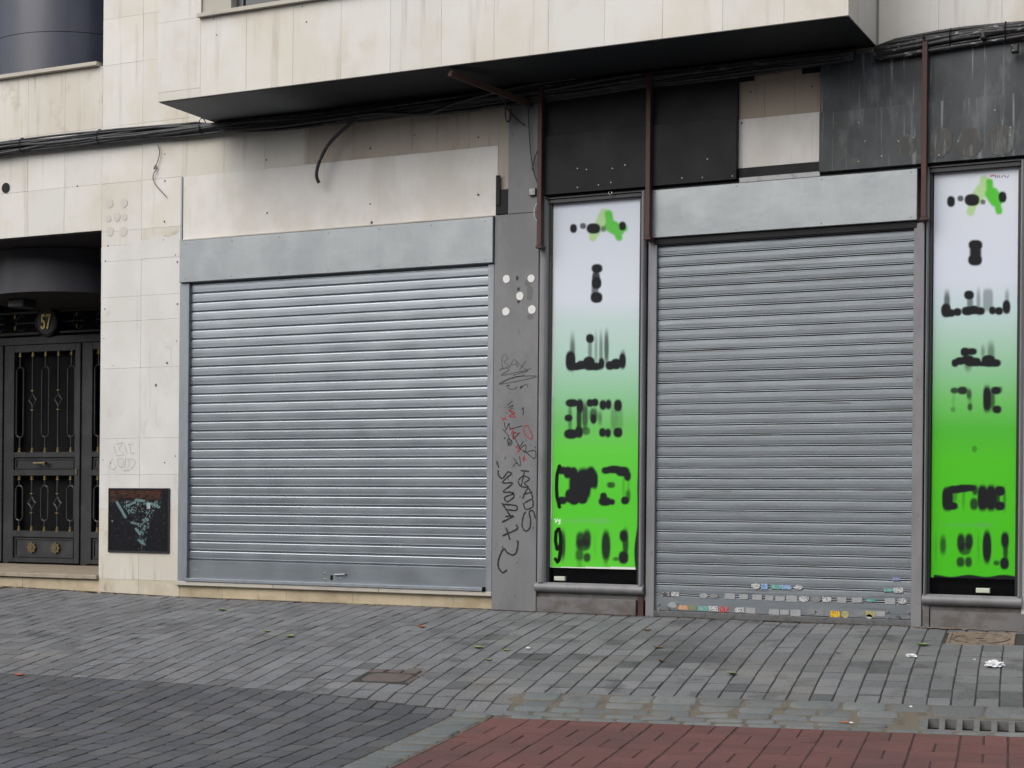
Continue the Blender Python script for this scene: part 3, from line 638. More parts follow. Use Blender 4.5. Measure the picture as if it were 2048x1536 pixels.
y2 = .02
X0, _ = F(1317, 485, y2); X1, _ = F(1830, 445, y2); zr = F(1317, 320+650/3.413+2, y2)[1]
sh2, L2 = shutter('roller_shutter', 'closed weathered shutter with rows of small stickers along its bottom, between two poster windows', X0-.01, X1+.01, 3.09, zr, 35, y2, m_slat2, .03, ((-4.845, X0), (X1, -2.60)), (.062, .17), prof2)
addto(sh2, L2, MB().box(-4.831, -2.652, -.045, .03, 3.108, 3.50, .004), 'fascia_panel', m_zinc)
addto(sh2, L2, MB().box(-4.79, -2.66, -.02, .03, 3.055, 3.107), 'housing_lip', m_char)
addto(sh2, L2, MB().box(X0, X1, -.012, .03, .012, .058, .003), 'bottom_bar', m_steel)
addto(sh2, L2, MB().box(-4.07, -3.41, -.03, .01, 3.503, 3.545, .003), 'top_rail', m_steel)
# stickers, in the three lowest slats: centre x,y,w,h (crop measurements) and kind
m_stk = {}
def stk(nm, a, b_, sc_=90): m_stk[nm] = M('sticker_'+nm, a, .55, 0, layers=[(b_, (sc_, sc_, sc_*1.3), .50, .56, .85, 2)])
stk('pale', (.34, .35, .36), (.26, .27, .28)); stk('white', (.55, .55, .55), (.12, .12, .13)); stk('blue', (.10, .25, .50), (.45, .5, .55)); stk('teal', (.05, .30, .26), (.35, .42, .40))
stk('yellow', (.62, .48, .03), (.45, .05, .02)); stk('red', (.33, .02, .03), (.55, .3, .3)); stk('orange', (.50, .20, .09), (.6, .5, .35)); stk('green', (.10, .28, .14), (.4, .1, .08)); stk('olive', (.42, .38, .16), (.2, .18, .1)); stk('grey', (.19, .195, .2), (.26, .26, .27)); stk('black', (.05, .05, .05), (.4, .4, .4)); stk('violet', (.16, .2, .42), (.3, .33, .45))
A = 1024; B = 1536
SK = [(A,1950,47,74,52,'white','o'),(A,2020,52,52,45,'blue','r'),(B,65,55,84,34,'teal','r'),(B,148,58,80,34,'blue','r'),(B,240,58,74,38,'white','o'),(B,1025,-8,64,22,'violet','r'),(B,965,81,76,24,'teal','r'),(B,1042,81,76,38,'white','r'),
 (A,1232,110,76,34,'black','r'),(A,1305,113,64,36,'white','r'),(A,1532,126,70,42,'pale','o'),(A,1614,128,70,40,'grey','o'),(A,1742,130,80,44,'pale','r'),(A,1852,134,70,40,'pale','r'),(A,1962,138,78,44,'pale','r'),(B,10,145,64,40,'pale','r'),(B,96,148,74,38,'pale','r'),(B,190,150,88,50,'pale','r'),(B,286,150,84,50,'white','o'),(B,384,154,80,44,'grey','o'),(B,470,156,70,38,'white','r'),(B,590,160,72,44,'pale','r'),(B,712,160,84,40,'pale','r'),(B,822,163,74,20,'teal','r'),(B,976,170,84,46,'pale','r'),(B,1074,168,78,44,'white','o'),
 (A,1285,200,80,48,'pale','o'),(A,1368,220,74,36,'orange','r'),(A,1440,222,64,38,'green','r'),(A,1530,228,84,38,'teal','r'),(A,1610,230,72,42,'white','r'),(A,1692,236,72,46,'red','r'),(A,1820,240,76,38,'white','r'),(A,1908,245,78,46,'pale','r'),
 (B,48,255,80,44,'pale','r'),(B,132,258,70,40,'pale','r'),(B,220,262,80,50,'pale','r'),(B,345,255,84,44,'grey','o'),(B,412,262,70,48,'grey','r'),(B,535,272,80,48,'yellow','r'),(B,618,275,60,56,'olive','o'),(B,735,268,84,44,'grey','o'),(B,818,272,80,46,'olive','r'),(B,810,292,50,36,'white','o'),(B,898,270,74,40,'pale','r')]
for x0_, cx_, cy_, w_, h_, kd, shp in SK:
    yy = y2-.0115; x, z = F(x0_+cx_/4, 1160+cy_/4, yy); xa, _ = F(x0_+(cx_-w_/2)/4, 1160+cy_/4, yy); hw = x-xa; hh = h_/4/2*12.9/3250
    b = MB()
    if shp == 'o': b.disc(x, yy, z, hw, .0035, 14, rz=hh)
    else:
        a = random.uniform(-.06, .06); b.add([(x+u*hw-v*hh*a, y_, z+v*hh+u*hw*a) for y_ in (yy, yy+.0035) for u, v in ((-1, -1), (1, -1), (1, 1), (-1, 1))], [(0,1,2,3),(7,6,5,4),(0,4,5,1),(1,5,6,2),(2,6,7,3),(3,7,4,0)])
    addto(sh2, L2, b, 'sticker', m_stk[kd])
rv = MB()
fs_ = MB()
for x_ in np.linspace(-4.78, -2.70, 4):
    for z_ in (3.13, 3.475): fs_.disc(x_, -.047, z_, .0045, .004, 8)
addto(sh2, L2, fs_, 'screws', m_hole, kind='stuff')
for cx_, cy_, x0_ in [(1168,190,A),(1168,232,A),(1316,190,A),(1316,233,A),(953,250,B),(953,298,B),(1122,258,B),(1120,304,B)]:
    x, z = F(x0_+cx_/4, 1160+cy_/4, y2-.02); rv.disc(x, y2-.018, z, .012, .010, 12)
addto(sh2, L2, rv, 'rivets', m_bolt, kind='stuff')
for cx_, cy_, x0_ in [(1243,232,A),(1040,300,B)]:
    x, z = F(x0_+cx_/4, 1160+cy_/4, y2-.02); addto(sh2, L2, MB().disc(x, y2-.02, z, .016, .012, 14), 'lock', m_steel)

# ================================================================== SHOPFRONT
shop = empty('shopfront_surround', (0, 0, 0), label='grey painted shopfront pillar with graffiti and round white glue spots', cat='shopfront')
yp = -.03
MB().box(-6.252, -5.832, yp, .03, -.1, 3.397, .003).build('pillar', m_grey, shop)
MB().box(-6.127, -5.832, yp, .03, 3.40, 4.47, .003).build('pillar', m_grey, shop)
MB().box(-6.25, -6.13, -.02, .03, 3.405, 3.615, .003).build('bracket_plate', m_char, shop)
MB().box(-6.245, -6.205, -.03, -.0205, 3.48, 3.74, .002).build('bracket_plate', m_char, shop)
def ribbon(pts, w_, y, name, mat, par, x0_, y0_, k_, closed=False):
    P2 = [F(x0_+a/k_, y0_+b_/k_, y) for a, b_ in pts]
    # smooth
    Q = []
    for i in range(len(P2)-1):
        p0 = P2[max(i-1, 0)]; p1 = P2[i]; p2 = P2[i+1]; p3 = P2[min(i+2, len(P2)-1)]
        for j in range(5):
            t = j/5; Q.append(tuple(.5*((2*p1[c])+(-p0[c]+p2[c])*t+(2*p0[c]-5*p1[c]+4*p2[c]-p3[c])*t*t+(-p0[c]+3*p1[c]-3*p2[c]+p3[c])*t**3) for c in (0, 1)))
    Q.append(P2[-1]); mb = par
    n = len(Q); vs = []
    for i, q in enumerate(Q):
        a = Q[max(i-1, 0)]; b_ = Q[min(i+1, n-1)]; dx, dz = b_[0]-a[0], b_[1]-a[1]; l = math.hypot(dx, dz)+1e-9
        ww = w_*(.75+.35*math.sin(i*.9)**2); nx, nz = -dz/l*ww/2, dx/l*ww/2
        vs += [(q[0]+nx, y, q[1]+nz), (q[0]-nx, y, q[1]-nz)]
    mb.add(vs, [(2*i, 2*i+1, 2*i+3, 2*i+2) for i in range(n-1)])
yg = yp-.0012
def tagmesh(lst, w_, mat, x0_, y0_, k_, par, y=yg, lab=None):
    mb = MB()
    for i, pts in enumerate(lst): ribbon(pts, w_, y-.00025*i, 'g', mat, mb, x0_, y0_, k_)
    o = mb.build('graffiti_tag', mat, par)
    if lab: o['label'] = lab
    return o
tagmesh([[(215,250),(232,305)],[(230,325),(228,360),(262,392),(305,340),(340,352)],[(338,352),(262,425),(345,430),(268,498),(335,505),(355,540),(300,580),(280,545),(340,520),(352,500)],[(262,590),(268,605),(330,700)],[(265,600),(372,612),(370,650),(285,640)],[(285,700),(352,695),(258,745)],[(370,765),(380,800),(262,855)],[(292,790),(322,885)],[(375,900),(388,905),(375,985),(345,1010),(300,990),(270,960),(230,1050),(230,1110),(262,1152),(298,1130)]], .014, m_ink, 940, 860, 4.0425, shop, lab='black marker scrawl running down the pillar')
tagmesh([[(408,328),(478,335)],[(440,335),(415,450)],[(392,405),(430,372),(482,395),(440,430),(470,460),(410,455),(388,410)],[(425,555),(470,470),(510,555)],[(430,520),(505,500)],[(440,590),(500,560),(505,620),(450,640),(430,590)],[(527,715),(510,655),(478,665),(490,740),(478,800),(445,815),(420,770),(432,690),(450,660)]], .012, m_ink, 940, 860, 4.0425, shop, lab='black marker letters beside the scrawl')
tagmesh([[(350,225),(405,290),(400,210)],[(345,300),(372,268),(400,290)],[(360,60),(400,130),(430,90)],[(380,120),(440,180),(450,120),(400,150)],[(430,160),(520,230),(525,165),(450,180)],[(300,90),(320,125),(340,95),(310,70),(300,90)]], .007, m_ink, 940, 860, 4.0425, shop)
tagmesh([[(250,905),(243,840),(262,802),(288,832),(262,862),(298,890),(240,915)],[(300,905),(340,838),(368,905)],[(318,880),(360,878)],[(345,845),(425,915),(470,905)],[(430,850),(380,920)],[(222,925),(260,905),(300,920),(240,962),(420,925),(430,932),(330,960)],[(225,1030),(340,975),(515,968),(370,1005),(225,1028),(300,990),(420,960)]], .006, m_inkg, 940, 500, 3.84, shop, lab='faded grey scribble on the pillar')
tagmesh([[(275,1045),(300,1035),(290,1060),(330,1070),(365,1050)],[(380,1060),(400,1040),(385,1065),(430,1030),(445,1050)],[(285,1195),(325,1160)],[(290,1215),(330,1190),(300,1240)],[(395,1230),(410,1210),(405,1270)],[(262,1320),(275,1375),(300,1330),(310,1370),(400,1350)],[(245,1370),(300,1440),(290,1500),(320,1460)],[(340,1390),(330,1450),(380,1400)]], .006, m_ink, 940, 500, 3.84, shop)
tagmesh([[(240,1290),(280,1305)],[(250,1310),(275,1280)],[(410,1360),(440,1350),(480,1430),(460,1450),(420,1410),(408,1365)],[(300,1380),(330,1370),(320,1420),(350,1440)],[(290,1225),(340,1250),(300,1275),(345,1280),(310,1235)],[(330,1400),(370,1410),(340,1440)]], .009, m_inkr, 940, 500, 3.84, shop, lab='red ink scribble')
tagmesh([[(420,225),(455,240)],[(440,205),(430,255)],[(365,130),(400,160),(380,180)],[(345,60),(370,80)]], .011, m_inkr, 940, 860, 4.0425, shop)
mk = MB(); rr_ = random.Random(11)
for k in range(46):
    px = rr_.uniform(996, 1072); py = rr_.choice([rr_.uniform(770, 960), rr_.uniform(960, 1210)]); x, z = F(px, py, yp); r_ = rr_.uniform(.003, .010); a = rr_.uniform(-1, 1)
    mk.add([(x-r_, yp-.0011, z-r_*a), (x-r_*.2, yp-.0011, z-r_*a-r_*.5), (x+r_, yp-.0011, z+r_*a), (x+r_*.1, yp-.0011, z+r_*a*.5+r_*.7)], [(0, 1, 2, 3)])
mk.build('paint_chips', m_ink, shop, kind='stuff')
for i, (px, py, r) in enumerate([(1013, 558, .033), (1062.5, 557, .032), (1040, 592, .034), (1012, 623, .034), (1064, 619, .036)]):
    x, z = F(px, py, yp); MB().disc(x, yp-.004, z, r, .0055, 18, rz=r*1.05, jag=.06).build('glue_spot', m_spot, shop)
for px, py, a, b_ in [(1034.5, 556, .013, .020), (1037, 578, .013, .016), (1037, 603, .014, .014)]:
    x, z = F(px, py, yp); MB().disc(x, yp-.0022, z, a, .003, 12, rz=b_, jag=.1).build('ink_blot', m_ink, shop)
for px, py, a, b_ in [(1060, 582, .032, .045), (1059, 594, .028, .03), (1060, 634, .03, .025), (1055, 566, .03, .03)]:
    x, z = F(px, py, yp); MB().disc(x, yp-.0010-.0002*random.random(), z, a, .0015, 16, rz=b_, jag=.08).build('glue_ghost', m_spotg, shop)
for px, py, r in [(219, 407, .045), (248, 406, .045), (234, 434, .042), (217, 437, .035), (249, 434, .035), (220, 463, .045), (247, 463, .047)]:
    x, z = F(px, py, 0); MB().disc(x, -.0030-.0003*random.random(), z, r, .002, 18, jag=.05).build('glue_ghost', m_wghost, bld)
tagmesh([[(830,400),(850,470)],[(850,395),(900,385),(870,430),(905,470),(850,480)],[(910,400),(930,465)],[(930,400),(975,390)],[(950,400),(955,460),(980,455)],[(820,500),(800,560),(830,580),(850,550)],[(860,500),(870,560),(900,550),(895,500),(865,505)],[(910,560),(920,500),(945,530),(930,570)],[(940,500),(990,520),(950,580),(900,585)]], .004, m_inkf, 0, 780, 3.658, bld, y=-.0032, lab='nearly erased tag scratched on the stone pier')

# charcoal sheet-metal signs above the shop
def sheet(x0, x1, z0, z1, y, mat, d=.03):
    return MB().box(x0, x1, y, y+d, z0, z1, .002).build('sheet_panel', mat, fas)
fas = empty('sign_fascia', (0, 0, 0), label='dark charcoal sheet metal sign band with pale runs, a patch of it missing', cat='fascia')
sheet(-5.775, -4.085, 3.53, 4.028, -.06, m_char, .06); sheet(-5.83, -4.085, 4.03, 4.46, -.035, m_char, .035)
sheet(-3.412, -2.618, 3.53, 3.993, -.06, m_char2, .06); sheet(-2.616, -1.0, 3.53, 3.993, -.058, m_char2, .058)
sheet(-3.412, -2.618, 3.995, 4.425, -.04, m_char2, .04); sheet(-2.616, -1.0, 3.995, 4.425, -.038, m_char2, .038)
MB().box(-4.08, -3.415, -.012, .01, 3.546, 3.62, .002).build('backing_strip', m_char, fas)
MB().box(-4.08, -3.96, -.010, .003, 4.315, 4.45, .002).build('backing_strip', m_char, fas); MB().box(-3.57, -3.415, -.010, .003, 4.325, 4.45, .002).build('backing_strip', m_char, fas); MB().box(-3.955, -3.575, -.010, .003, 4.375, 4.45, .002).build('backing_strip', m_char, fas)
MB().box(-5.83, -1.85, -.01, .01, 3.505, 3.528, .002).build('backing_strip', m_black, fas)
sc_ = MB()
for px, py in [(1155,337),(1173,339),(1225,337),(1250,330),(1155,375),(1197,370),(1222,365),(1405,355),(1465,352),(1364,356),(1415,318),(1717,245),(1730,283),(1730,282),(1717,323),(1827,275),(1797,282),(1763,312),(1916,282),(2021,255),(2020,270),(1878,310),(1990,220)]:
    x, z = F(px, py, -.06); sc_.disc(x, -.0635, z, .006, .004, 8)
sc_.build('screws', m_steel, fas, kind='stuff')
m_ring = M('letter_ghost', (.042, .043, .042), .6, 0, layers=[((.15, .165, .17), (24, 24, 4), .50, .66, .6, 6), ((.08, .07, .052), (14, 14, 14), .5, .7, .6)])
for px, py, r in [(1815, 290, .075), (1878, 285, .10), (1940, 285, .095), (2003, 280, .10)]:
    x, z = F(px, py, -.06); MB().disc(x, -.0608, z, r, .001, 28, rz=r*1.15, jag=.04).build('letter_ghost', m_ring, fas)

def display(label, xa, xb, xg0, xg1, ztop, basex):
    r = empty('display_window', ((xa+xb)/2, 0, 0), label=label, cat='display window'); L_ = -Vector(r.location)
    A_ = lambda mb, n_, m_, **k: addto(r, L_, mb, n_, m_, **k)
    # rounded jambs: half-round beads
    def bead(x0, x1, z0, z1, nm='frame_jamb', mat=m_greyfr):
        n = 9; pr = [((x0+x1)/2-(x1-x0)/2*math.cos(math.pi*k/(n-1)), -.052*math.sin(math.pi*k/(n-1))) for k in range(n)]
        vs = [(a, b_, z) for z in (z0, z1) for a, b_ in pr]; mb = MB().add(vs, [(k, k+1, k+1+n, k+n) for k in range(n-1)]+[tuple(range(n))[::-1], tuple(range(n, 2*n))]); return A_(mb, nm, mat, smooth=False)
    bead(xa, xg0, .26, 3.50); bead(xg1, xb, .26, 3.50)
    A_(MB().box(xa, xb, -.045, .03, 3.495, 3.505, .001), 'frame_head', m_black)
    A_(MB().box(xg0, xg1, -.03, .09, 3.46, 3.495, .003), 'frame_head', m_black)
    A_(MB().box(xg0, xg0+.02, -.01, .09, .26, 3.46, .002), 'frame_lining', m_black); A_(MB().box(xg1-.02, xg1, -.01, .09, .26, 3.46, .002), 'frame_lining', m_black)
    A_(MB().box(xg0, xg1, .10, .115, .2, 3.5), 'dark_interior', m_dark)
    A_(MB().box(xg0+.02, xg1-.02, .026, .032, .27, 3.46), 'glass', m_glass)
    n = 12; pr = [(-.005-.055*math.sin(math.pi*k/(n-1)), .222+.042*math.cos(math.pi*k/(n-1))) for k in range(n)]
    mb = MB().extrude_x(pr, xa-.005, xb+.005); mb.add([(xx, a, b_) for xx in (xa-.005, xb+.005) for a, b_ in pr], [tuple(range(n)), tuple(range(n, 2*n))[::-1]]); A_(mb, 'rounded_sill', m_greyfr, smooth=True)
    A_(MB().box(xa-.02, xb+.02, .002, .08, .135, .18, .002), 'recess_strip', m_base)
    A_(MB().box(basex[0], basex[1], -.028, .06, -.12, .138, .004), 'base_panel', m_base)
    return r, L_
w1, Lw1 = display('tall narrow display window left of the stickered shutter, wider of the two', -5.83, -4.862, -5.742, -4.905, 3.5, (-5.826, -4.925))
w2, Lw2 = display('tall narrow display window right of the stickered shutter, at the photo edge', -2.585, -1.865, -2.562, -1.895, 3.5, (-2.53, -1.80))
addto(w1, Lw1, MB().box(-4.915, -4.865, -.012, .03, -.1, .185, .002), 'corner_post', m_rust)
addto(w2, Lw2, MB().box(-2.592, -2.542, -.012, .03, -.1, .185, .002), 'corner_post', m_base)
for w_, L_, px, py in ((w1, Lw1, 1120, 1157), (w2, Lw2, 1966, 1181)):
    x, z = F(px, py, .01); addto(w_, L_, MB().box(x-.05, x+.05, -.004, .022, z-.018, z+.018, .004), 'plastic_block', m_block)

# posters
def p1(px, py, u, v):
    c_ = stops(py, [(395,(206,213,224)),(600,(208,215,226)),(640,(190,210,208)),(720,(170,205,190)),(790,(140,195,150)),(850,(110,190,100)),(900,(98,202,70)),(1000,(86,198,54)),(1140,(92,202,58))])
    c_ = strokes(c_, px, py, [(11, [(1209,428),(1200,452)]), (9, [(1200,452),(1187,470)]), (7, [(1190,462),(1186,476)])], (172,205,150), 6)
    c_ = strokes(c_, px, py, [(8, [(1217,428),(1221,450)]), (13, [(1222,452),(1236,460)]), (8, [(1232,460),(1247,456)]), (7, [(1234,466),(1238,475)])], (95,188,80), 6)
    k = (44,46,50)
    L_ = [(1147,457,7,9),(1166,452,6,6,.85,4),(1187,457,14,10.5,1,4),(1207,458,5,6,.7,4),(1245,452,7,9),(1194,537,11,9),(1192,556,8,14,.95,4),(1193,566,10,12),(1193,595,12,11),(1190,580,7,14,.8,6),
      (1145,705,5,32,.75,6),(1141,722,10,20),(1150,733,14,8),(1163,730,10,9),(1180,677,8,9),(1180,700,4,26,.6,5),(1178,727,12,14),(1192,700,3,30,.45,4),(1202,700,3.5,32,.6,4),(1213,695,4.5,32,.8,4),(1190,733,14,8),(1203,727,6,11),(1220,731,9,9),(1232,728,10,11),(1245,722,7,16),(1246,708,4,8,.5,5)]
    L_ += [(1144,806,13,8),(1160,812,7,14),(1137,836,8,7),(1142,868,14,10),(1158,864,8,12),(1140,836,4,28,.6,5),(1158,836,5,30,.95,4),(1170,832,6,26,.8,5),(1180,806,7,8),(1187,830,8,14,.8,6),(1190,805,7,8),(1187,838,6,10),(1206,810,7,10),(1217,809,6,10),(1205,865,7,9),(1216,866,6,9),(1236,811,8,12),(1236,865,9,10),(1228,838,7,26,.4,6),(1240,838,6,26,.3,6),(1200,836,4,12,.6,6),(1172,862,8,8,.7,5)]
    L_ += [(1124,941,10,8),(1136,945,9,12),(1147,946,8,12),(1152,972,14,30,1,6,3),(1168,968,14,32,1,5,3),(1182,955,10,22),(1190,960,6,18),(1140,992,10,14),(1124,1001,10,8),(1148,1000,10,10),(1165,998,10,10),(1212,941,9,7),(1228,939,16,8),(1245,943,14,10),(1255,952,7,10),(1222,970,8,6,.85,4),(1210,1003,13,9),(1207,993,7,8),(1224,1004,6,6),(1250,1001,8,8),(1256,992,5,12,.7,5),(1247,975,2.5,24,.3,5),(1257,972,2.5,22,.3,5)]
    L_ += [(1125,1090,6,28,.9,5),(1161,1080,9,16,.9,6),(1159,1110,8,12,.8,7),(1174,1078,8,18,.95,6),(1174,1115,7,9,.9,5),(1166,1090,14,12,.8,6),(1212,1092,9,31,.97,5,2.2),(1247,1072,8,12,1,5),(1251,1085,6,26,.9,5),(1247,1115,10,13,1,5),(1232,1118,6,4,.7,4),(1190,1090,3,22,.12,4),(1159,1130,5,8,.3,6),(1212,1130,4,8,.2,6)]
    c_ = blobs(c_, px, py, L_, k)
    c_ = blobs(c_, px, py, [(1165,1042,45,5,.25,6),(1206,1042,14,6,.3,6)], (150,215,150))
    c_ = strokes(c_, px, py, [(3.6, [(1119,932),(1114,950),(1113,972),(1114,994),(1119,1014)]), (3.6, [(1118,1058),(1112,1064),(1111,1082),(1114,1098),(1118,1098),(1122,1084),(1120,1064),(1116,1058)]), (3.6, [(1121,1072),(1121,1100),(1118,1120),(1115,1124),(1111,1118)])], (14, 22, 14))
    c_ = strokes(c_, px, py, [(.9, [(1110,1038),(1112,1045),(1115,1038)]), (.9, [(1120,1039),(1117,1041),(1118,1044),(1120,1044)]), (.9, [(1120,1039),(1120,1047),(1117,1048)])], (235, 245, 235), 1.)
    m_ = ((px < 1101.5+(1137-py)*.0135) | (py > 1134))[..., None]; c_ = np.where(m_, np.array([.70, .76, .68]), c_)
    ed = smooth01((px-(1273-(py-940)*.01+2*np.sin(py*.05)+2.5*np.sin(py*.021)))/3)*smooth01((py-935)/12); c_ = c_*(1-ed[..., None])+np.array([.012, .014, .016])*ed[..., None]
    return c_
x0_, _ = F(1103, 760, .015); x1_, _ = F(1277.5, 760, .015); zt, zb = F(1195, 401, .015)[1], F(1185, 1137, .015)[1]
po1 = print_grid('poster', x0_, x1_, zb, zt, .015, 150, 560, p1, label='white to green window poster with a crisp black 9 at its lower left corner', cat='poster')
def p2(px, py, u, v):
    c_ = stops(py, [(335,(210,215,225)),(560,(206,213,225)),(620,(186,208,210)),(680,(165,200,180)),(740,(140,192,150)),(800,(110,188,100)),(860,(80,178,58)),(920,(80,188,44)),(1050,(76,188,38)),(1155,(72,186,38))])
    c_ = strokes(c_, px, py, [(9, [(1969,360),(1966,378)]), (13, [(1964,380),(1952,398)]), (8, [(1948,402),(1941,424)])], (172,205,150), 6)
    c_ = strokes(c_, px, py, [(7, [(1979,364),(1980,384)]), (14, [(1984,388),(1992,400)]), (9, [(1990,394),(2004,396)]), (7, [(1994,406),(1998,422)])], (85,188,62), 6)
    k = (42,44,48)
    L_ = [(1902,403,8,11),(1921,397,6,6,.85,4),(1944,400,15,12,1,4),(1966,404,5,5,.8,4),(2005,394,8,11),(1951,490,14,10),(1951,505,10,12),(1950,520,14,11),(1951,506,12,24,.8,5,4),
      (1894,605,6,22,.8,6),(1892,621,10,14),(1901,626,10,8),(1915,624,8,8),(1938,590,10,9),(1940,605,6,18,.7,6),(1935,622,12,9),(1948,620,10,9),(1957,602,4,22,.5,5),(1960,622,10,8),(1976,600,10,22,.5,5,4),(1985,621,7,8),(1998,622,8,8),(2013,614,8,14),(2014,595,4,14,.5,6)]
    L_ += [(1930,704,9,9),(1944,703,10,7),(1936,720,8,22,.55,6),(1910,726,7,8),(1920,722,10,8),(1936,720,14,9),(1952,724,10,9),(1966,704,4,12,.5,6),(1982,706,7,20,.6,8),(1977,722,14,12),(1990,726,12,8),(1942,725,12,8),(1965,728,10,5)]
    L_ += [(1909,781,8,6,.9,4),(1925,781,10,8,.97,4),(1938,788,5,10,.8,5),(1940,814,5,7,.8,4),(1906,819,5,5,.4,4),(1907,800,3,16,.2,5),(1940,802,4,18,.3,5),(1974,798,8,26,1,4,3),(1992,781,10,8,1,4),(1984,800,6,20,.8,6),(1994,819,9,8,1,4),(2001,779,4,6,.6,4)]
    L_ += [(1949,898,5,6.5,.45,3)]
    L_ += [(1895,998,11,24,1,4,3),(1910,979,16,8),(1925,977,14,8),(1938,976,14,7),(1950,980,6,10,.9,5),(1904,1012,12,8),(1927,996,2.5,20,.4,4),(1948,1008,8,12,.9,5),(1965,996,10,26,1,4,3),(1982,996,10,26,1,4,3),(2000,982,10,10),(2000,1012,10,9),(1994,996,6,22,.9,5),(2009,998,3,20,.6,5),(1975,998,18,18,.9,5,4),(1908,992,6,12,.5,5)]
    L_ += [(1886,1090,6,18,.8,6),(1922,1085,8,18,.97,5),(1938,1083,8,16,.97,5),(1921,1124,8,10,.9,5),(1937,1124,7,10,.9,5),(1930,1098,12,12,.8,6),(1974,1094,9,33,1,4,2.3),(2010,1080,8,16,1,5),(2011,1098,5,24,.9,5),(2009,1127,9,12,1,4),(1993,1126,6,5,.8,4),(1957,1095,3,26,.2,5),(1872,1095,2,24,.25,4)]
    c_ = blobs(c_, px, py, L_, k)
    c_ = blobs(c_, px, py, [(1930,1050,45,4,.3,5),(1968,1050,16,5,.35,5)], (120,205,120))
    c_ = strokes(c_, px, py, [(.8, [(a, 351), (a, 355)]) for a in (1991, 1995, 1999)]+[(.8, [(2003, 355), (2006, 351)]), (.8, [(2009, 351), (2012, 355)]), (.8, [(2015, 355), (2017, 351)])], (60, 60, 90), 1.)
    c_ = strokes(c_, px, py, [(1.4, [(1981, 352), (1988, 351)])], (190, 60, 60), 1.)
    low = smooth01((py-(1150-.0*px+2*np.sin(px*.09)))/3)*(px > 1868); c_ = c_*(1-low[..., None])+np.array([.010, .012, .014])*low[..., None]
    return c_
x0_, _ = F(1865, 760, .015); x1_, _ = F(2037, 760, .015); zt, zb = F(1950, 341, .015)[1], F(1950, 1157, .015)[1]
po2 = print_grid('poster', x0_, x1_, zb, zt, .015, 130, 560, p2, label='white to green window poster nearest the manhole, its dark lettering all blurred', cat='poster')

# hook above left poster
hk = MB(); x, z = F(1221, 386, -.06); hk.tube([(x+.014*math.cos(a), -.066, z+.014*math.sin(a)) for a in np.linspace(-4, .9, 12)], .0028, 6); hk.build('wall_hook', m_bolt, label='small open ring hook above the left poster window', cat='hook')

# red-oxide steel tubes
def tube_post(px, t_, b_, lab, wd=.040):
    x, zb = F(px, b_, -.09); _, zt = F(px, t_, -.09); zt = 4.44
    r = empty('steel_post', (x, -.09, zb), label=lab, cat='steel post', group='red oxide posts left from the old shop sign'); L_ = -Vector(r.location)
    addto(r, L_, MB().box(x-wd/2, x+wd/2, -.118, -.063, zb+.02, zt, .003), 'tube', m_rust)
    addto(r, L_, MB().box(x-wd/2-.006, x+wd/2+.012, -.125, .0, zb, zb+.019, .002), 'foot_bracket', m_rust)
    return r
tube_post(1080, 185, 497, 'rusty red steel post between the grey pillar and the left poster window')
tube_post(1296.5, 150, 480, 'rusty red steel post at the left edge of the stickered shutter')
tube_post(1848, 97, 441, 'rusty red steel post at the right edge of the stickered shutter')
xw, zw = F(1062, 208, -.05); xe, ze = F(900, 146, -.80)
st_ = MB(); st_.bar((xe, -.80, ze), (xw, -.04, zw), .05, .05); st_.build('steel_strut', m_rust, label='rusty red strut slanting up from the pillar top to the edge of the bay', cat='steel strut')

# ================================================================== CABLES
bun = empty('cable_bundle', (-6, -.08, 4.4), label='thick bundle of black cables strung along the wall under the bay', cat='cables'); LB = -Vector(bun.location)
def zc_(x): return float(np.interp(x, [-15, -11.9, -10.5, -9.2, -8, -6.5, -5, -3.6, -2.9, -2.4, -1.9, 0], [4.46, 4.462, 4.455, 4.445, 4.41, 4.40, 4.42, 4.42, 4.425, 4.455, 4.455, 4.45]))
for k in range(22):
    ph = random.uniform(0, 6); f_ = random.uniform(1.5, 3); a0 = 2*math.pi*k/9; pts = []; r_ = random.choice([.011, .014, .017, .010])
    for x in np.arange(-15.3, 1.5, .16):
        sag = .02*abs(math.sin(x*1.9+(k % 3)))
        z = zc_(x)+(.056 if k < 13 else .03)*math.sin(a0+x*.35)+.010*math.sin(f_*x+ph)-sag*(k % 2)
        z = min(z, 4.462-r_) if x > -9.25 and x < -2.95 else z
        pts.append((x, -.055-.035*math.cos(a0+x*.35)-.006*math.sin(f_*1.3*x+ph), z))
    cut = [p for p in pts]
    if k % 3 == 0:
        a = [p for p in cut if p[0] <= -3.1]; b_ = [p for p in cut if p[0] >= -3.12]
        addto(bun, LB, MB().tube(a, r_, 7), 'cable', m_cable, smooth=True); addto(bun, LB, MB().tube(b_, r_, 7), 'cable', m_cablew, smooth=True)
    else:
        a = [p for p in cut if p[0] <= -3.0]; b_ = [p for p in cut if p[0] >= -3.02]
        addto(bun, LB, MB().tube(a, r_, 7), 'cable', m_cable, smooth=True); addto(bun, LB, MB().tube(b_, r_, 7), 'cable', m_cablew, smooth=True)
for px, py in [(40, 298), (195, 283), (400, 258), (1900, 90), (2010, 83)]:
    x, z = F(px, py, -.1); b = MB(); b.tube([(x, -.06+.058*math.cos(a), zc_(x)+.075*math.sin(a)) for a in np.linspace(0, 2*math.pi, 13)], .005, 6); addto(bun, LB, b, 'cable_tie', m_dark)
for px, py, sx, sz in [(1966, 71, .035, .05), (2030, 97, .05, .06), (1846, 72, .012, .03)]:
    x, z = F(px, py, -.13); addto(bun, LB, MB().box(x-sx/2, x+sx/2, -.145, -.10, z-sz/2, z+sz/2, .008), 'clamp', m_cablew)
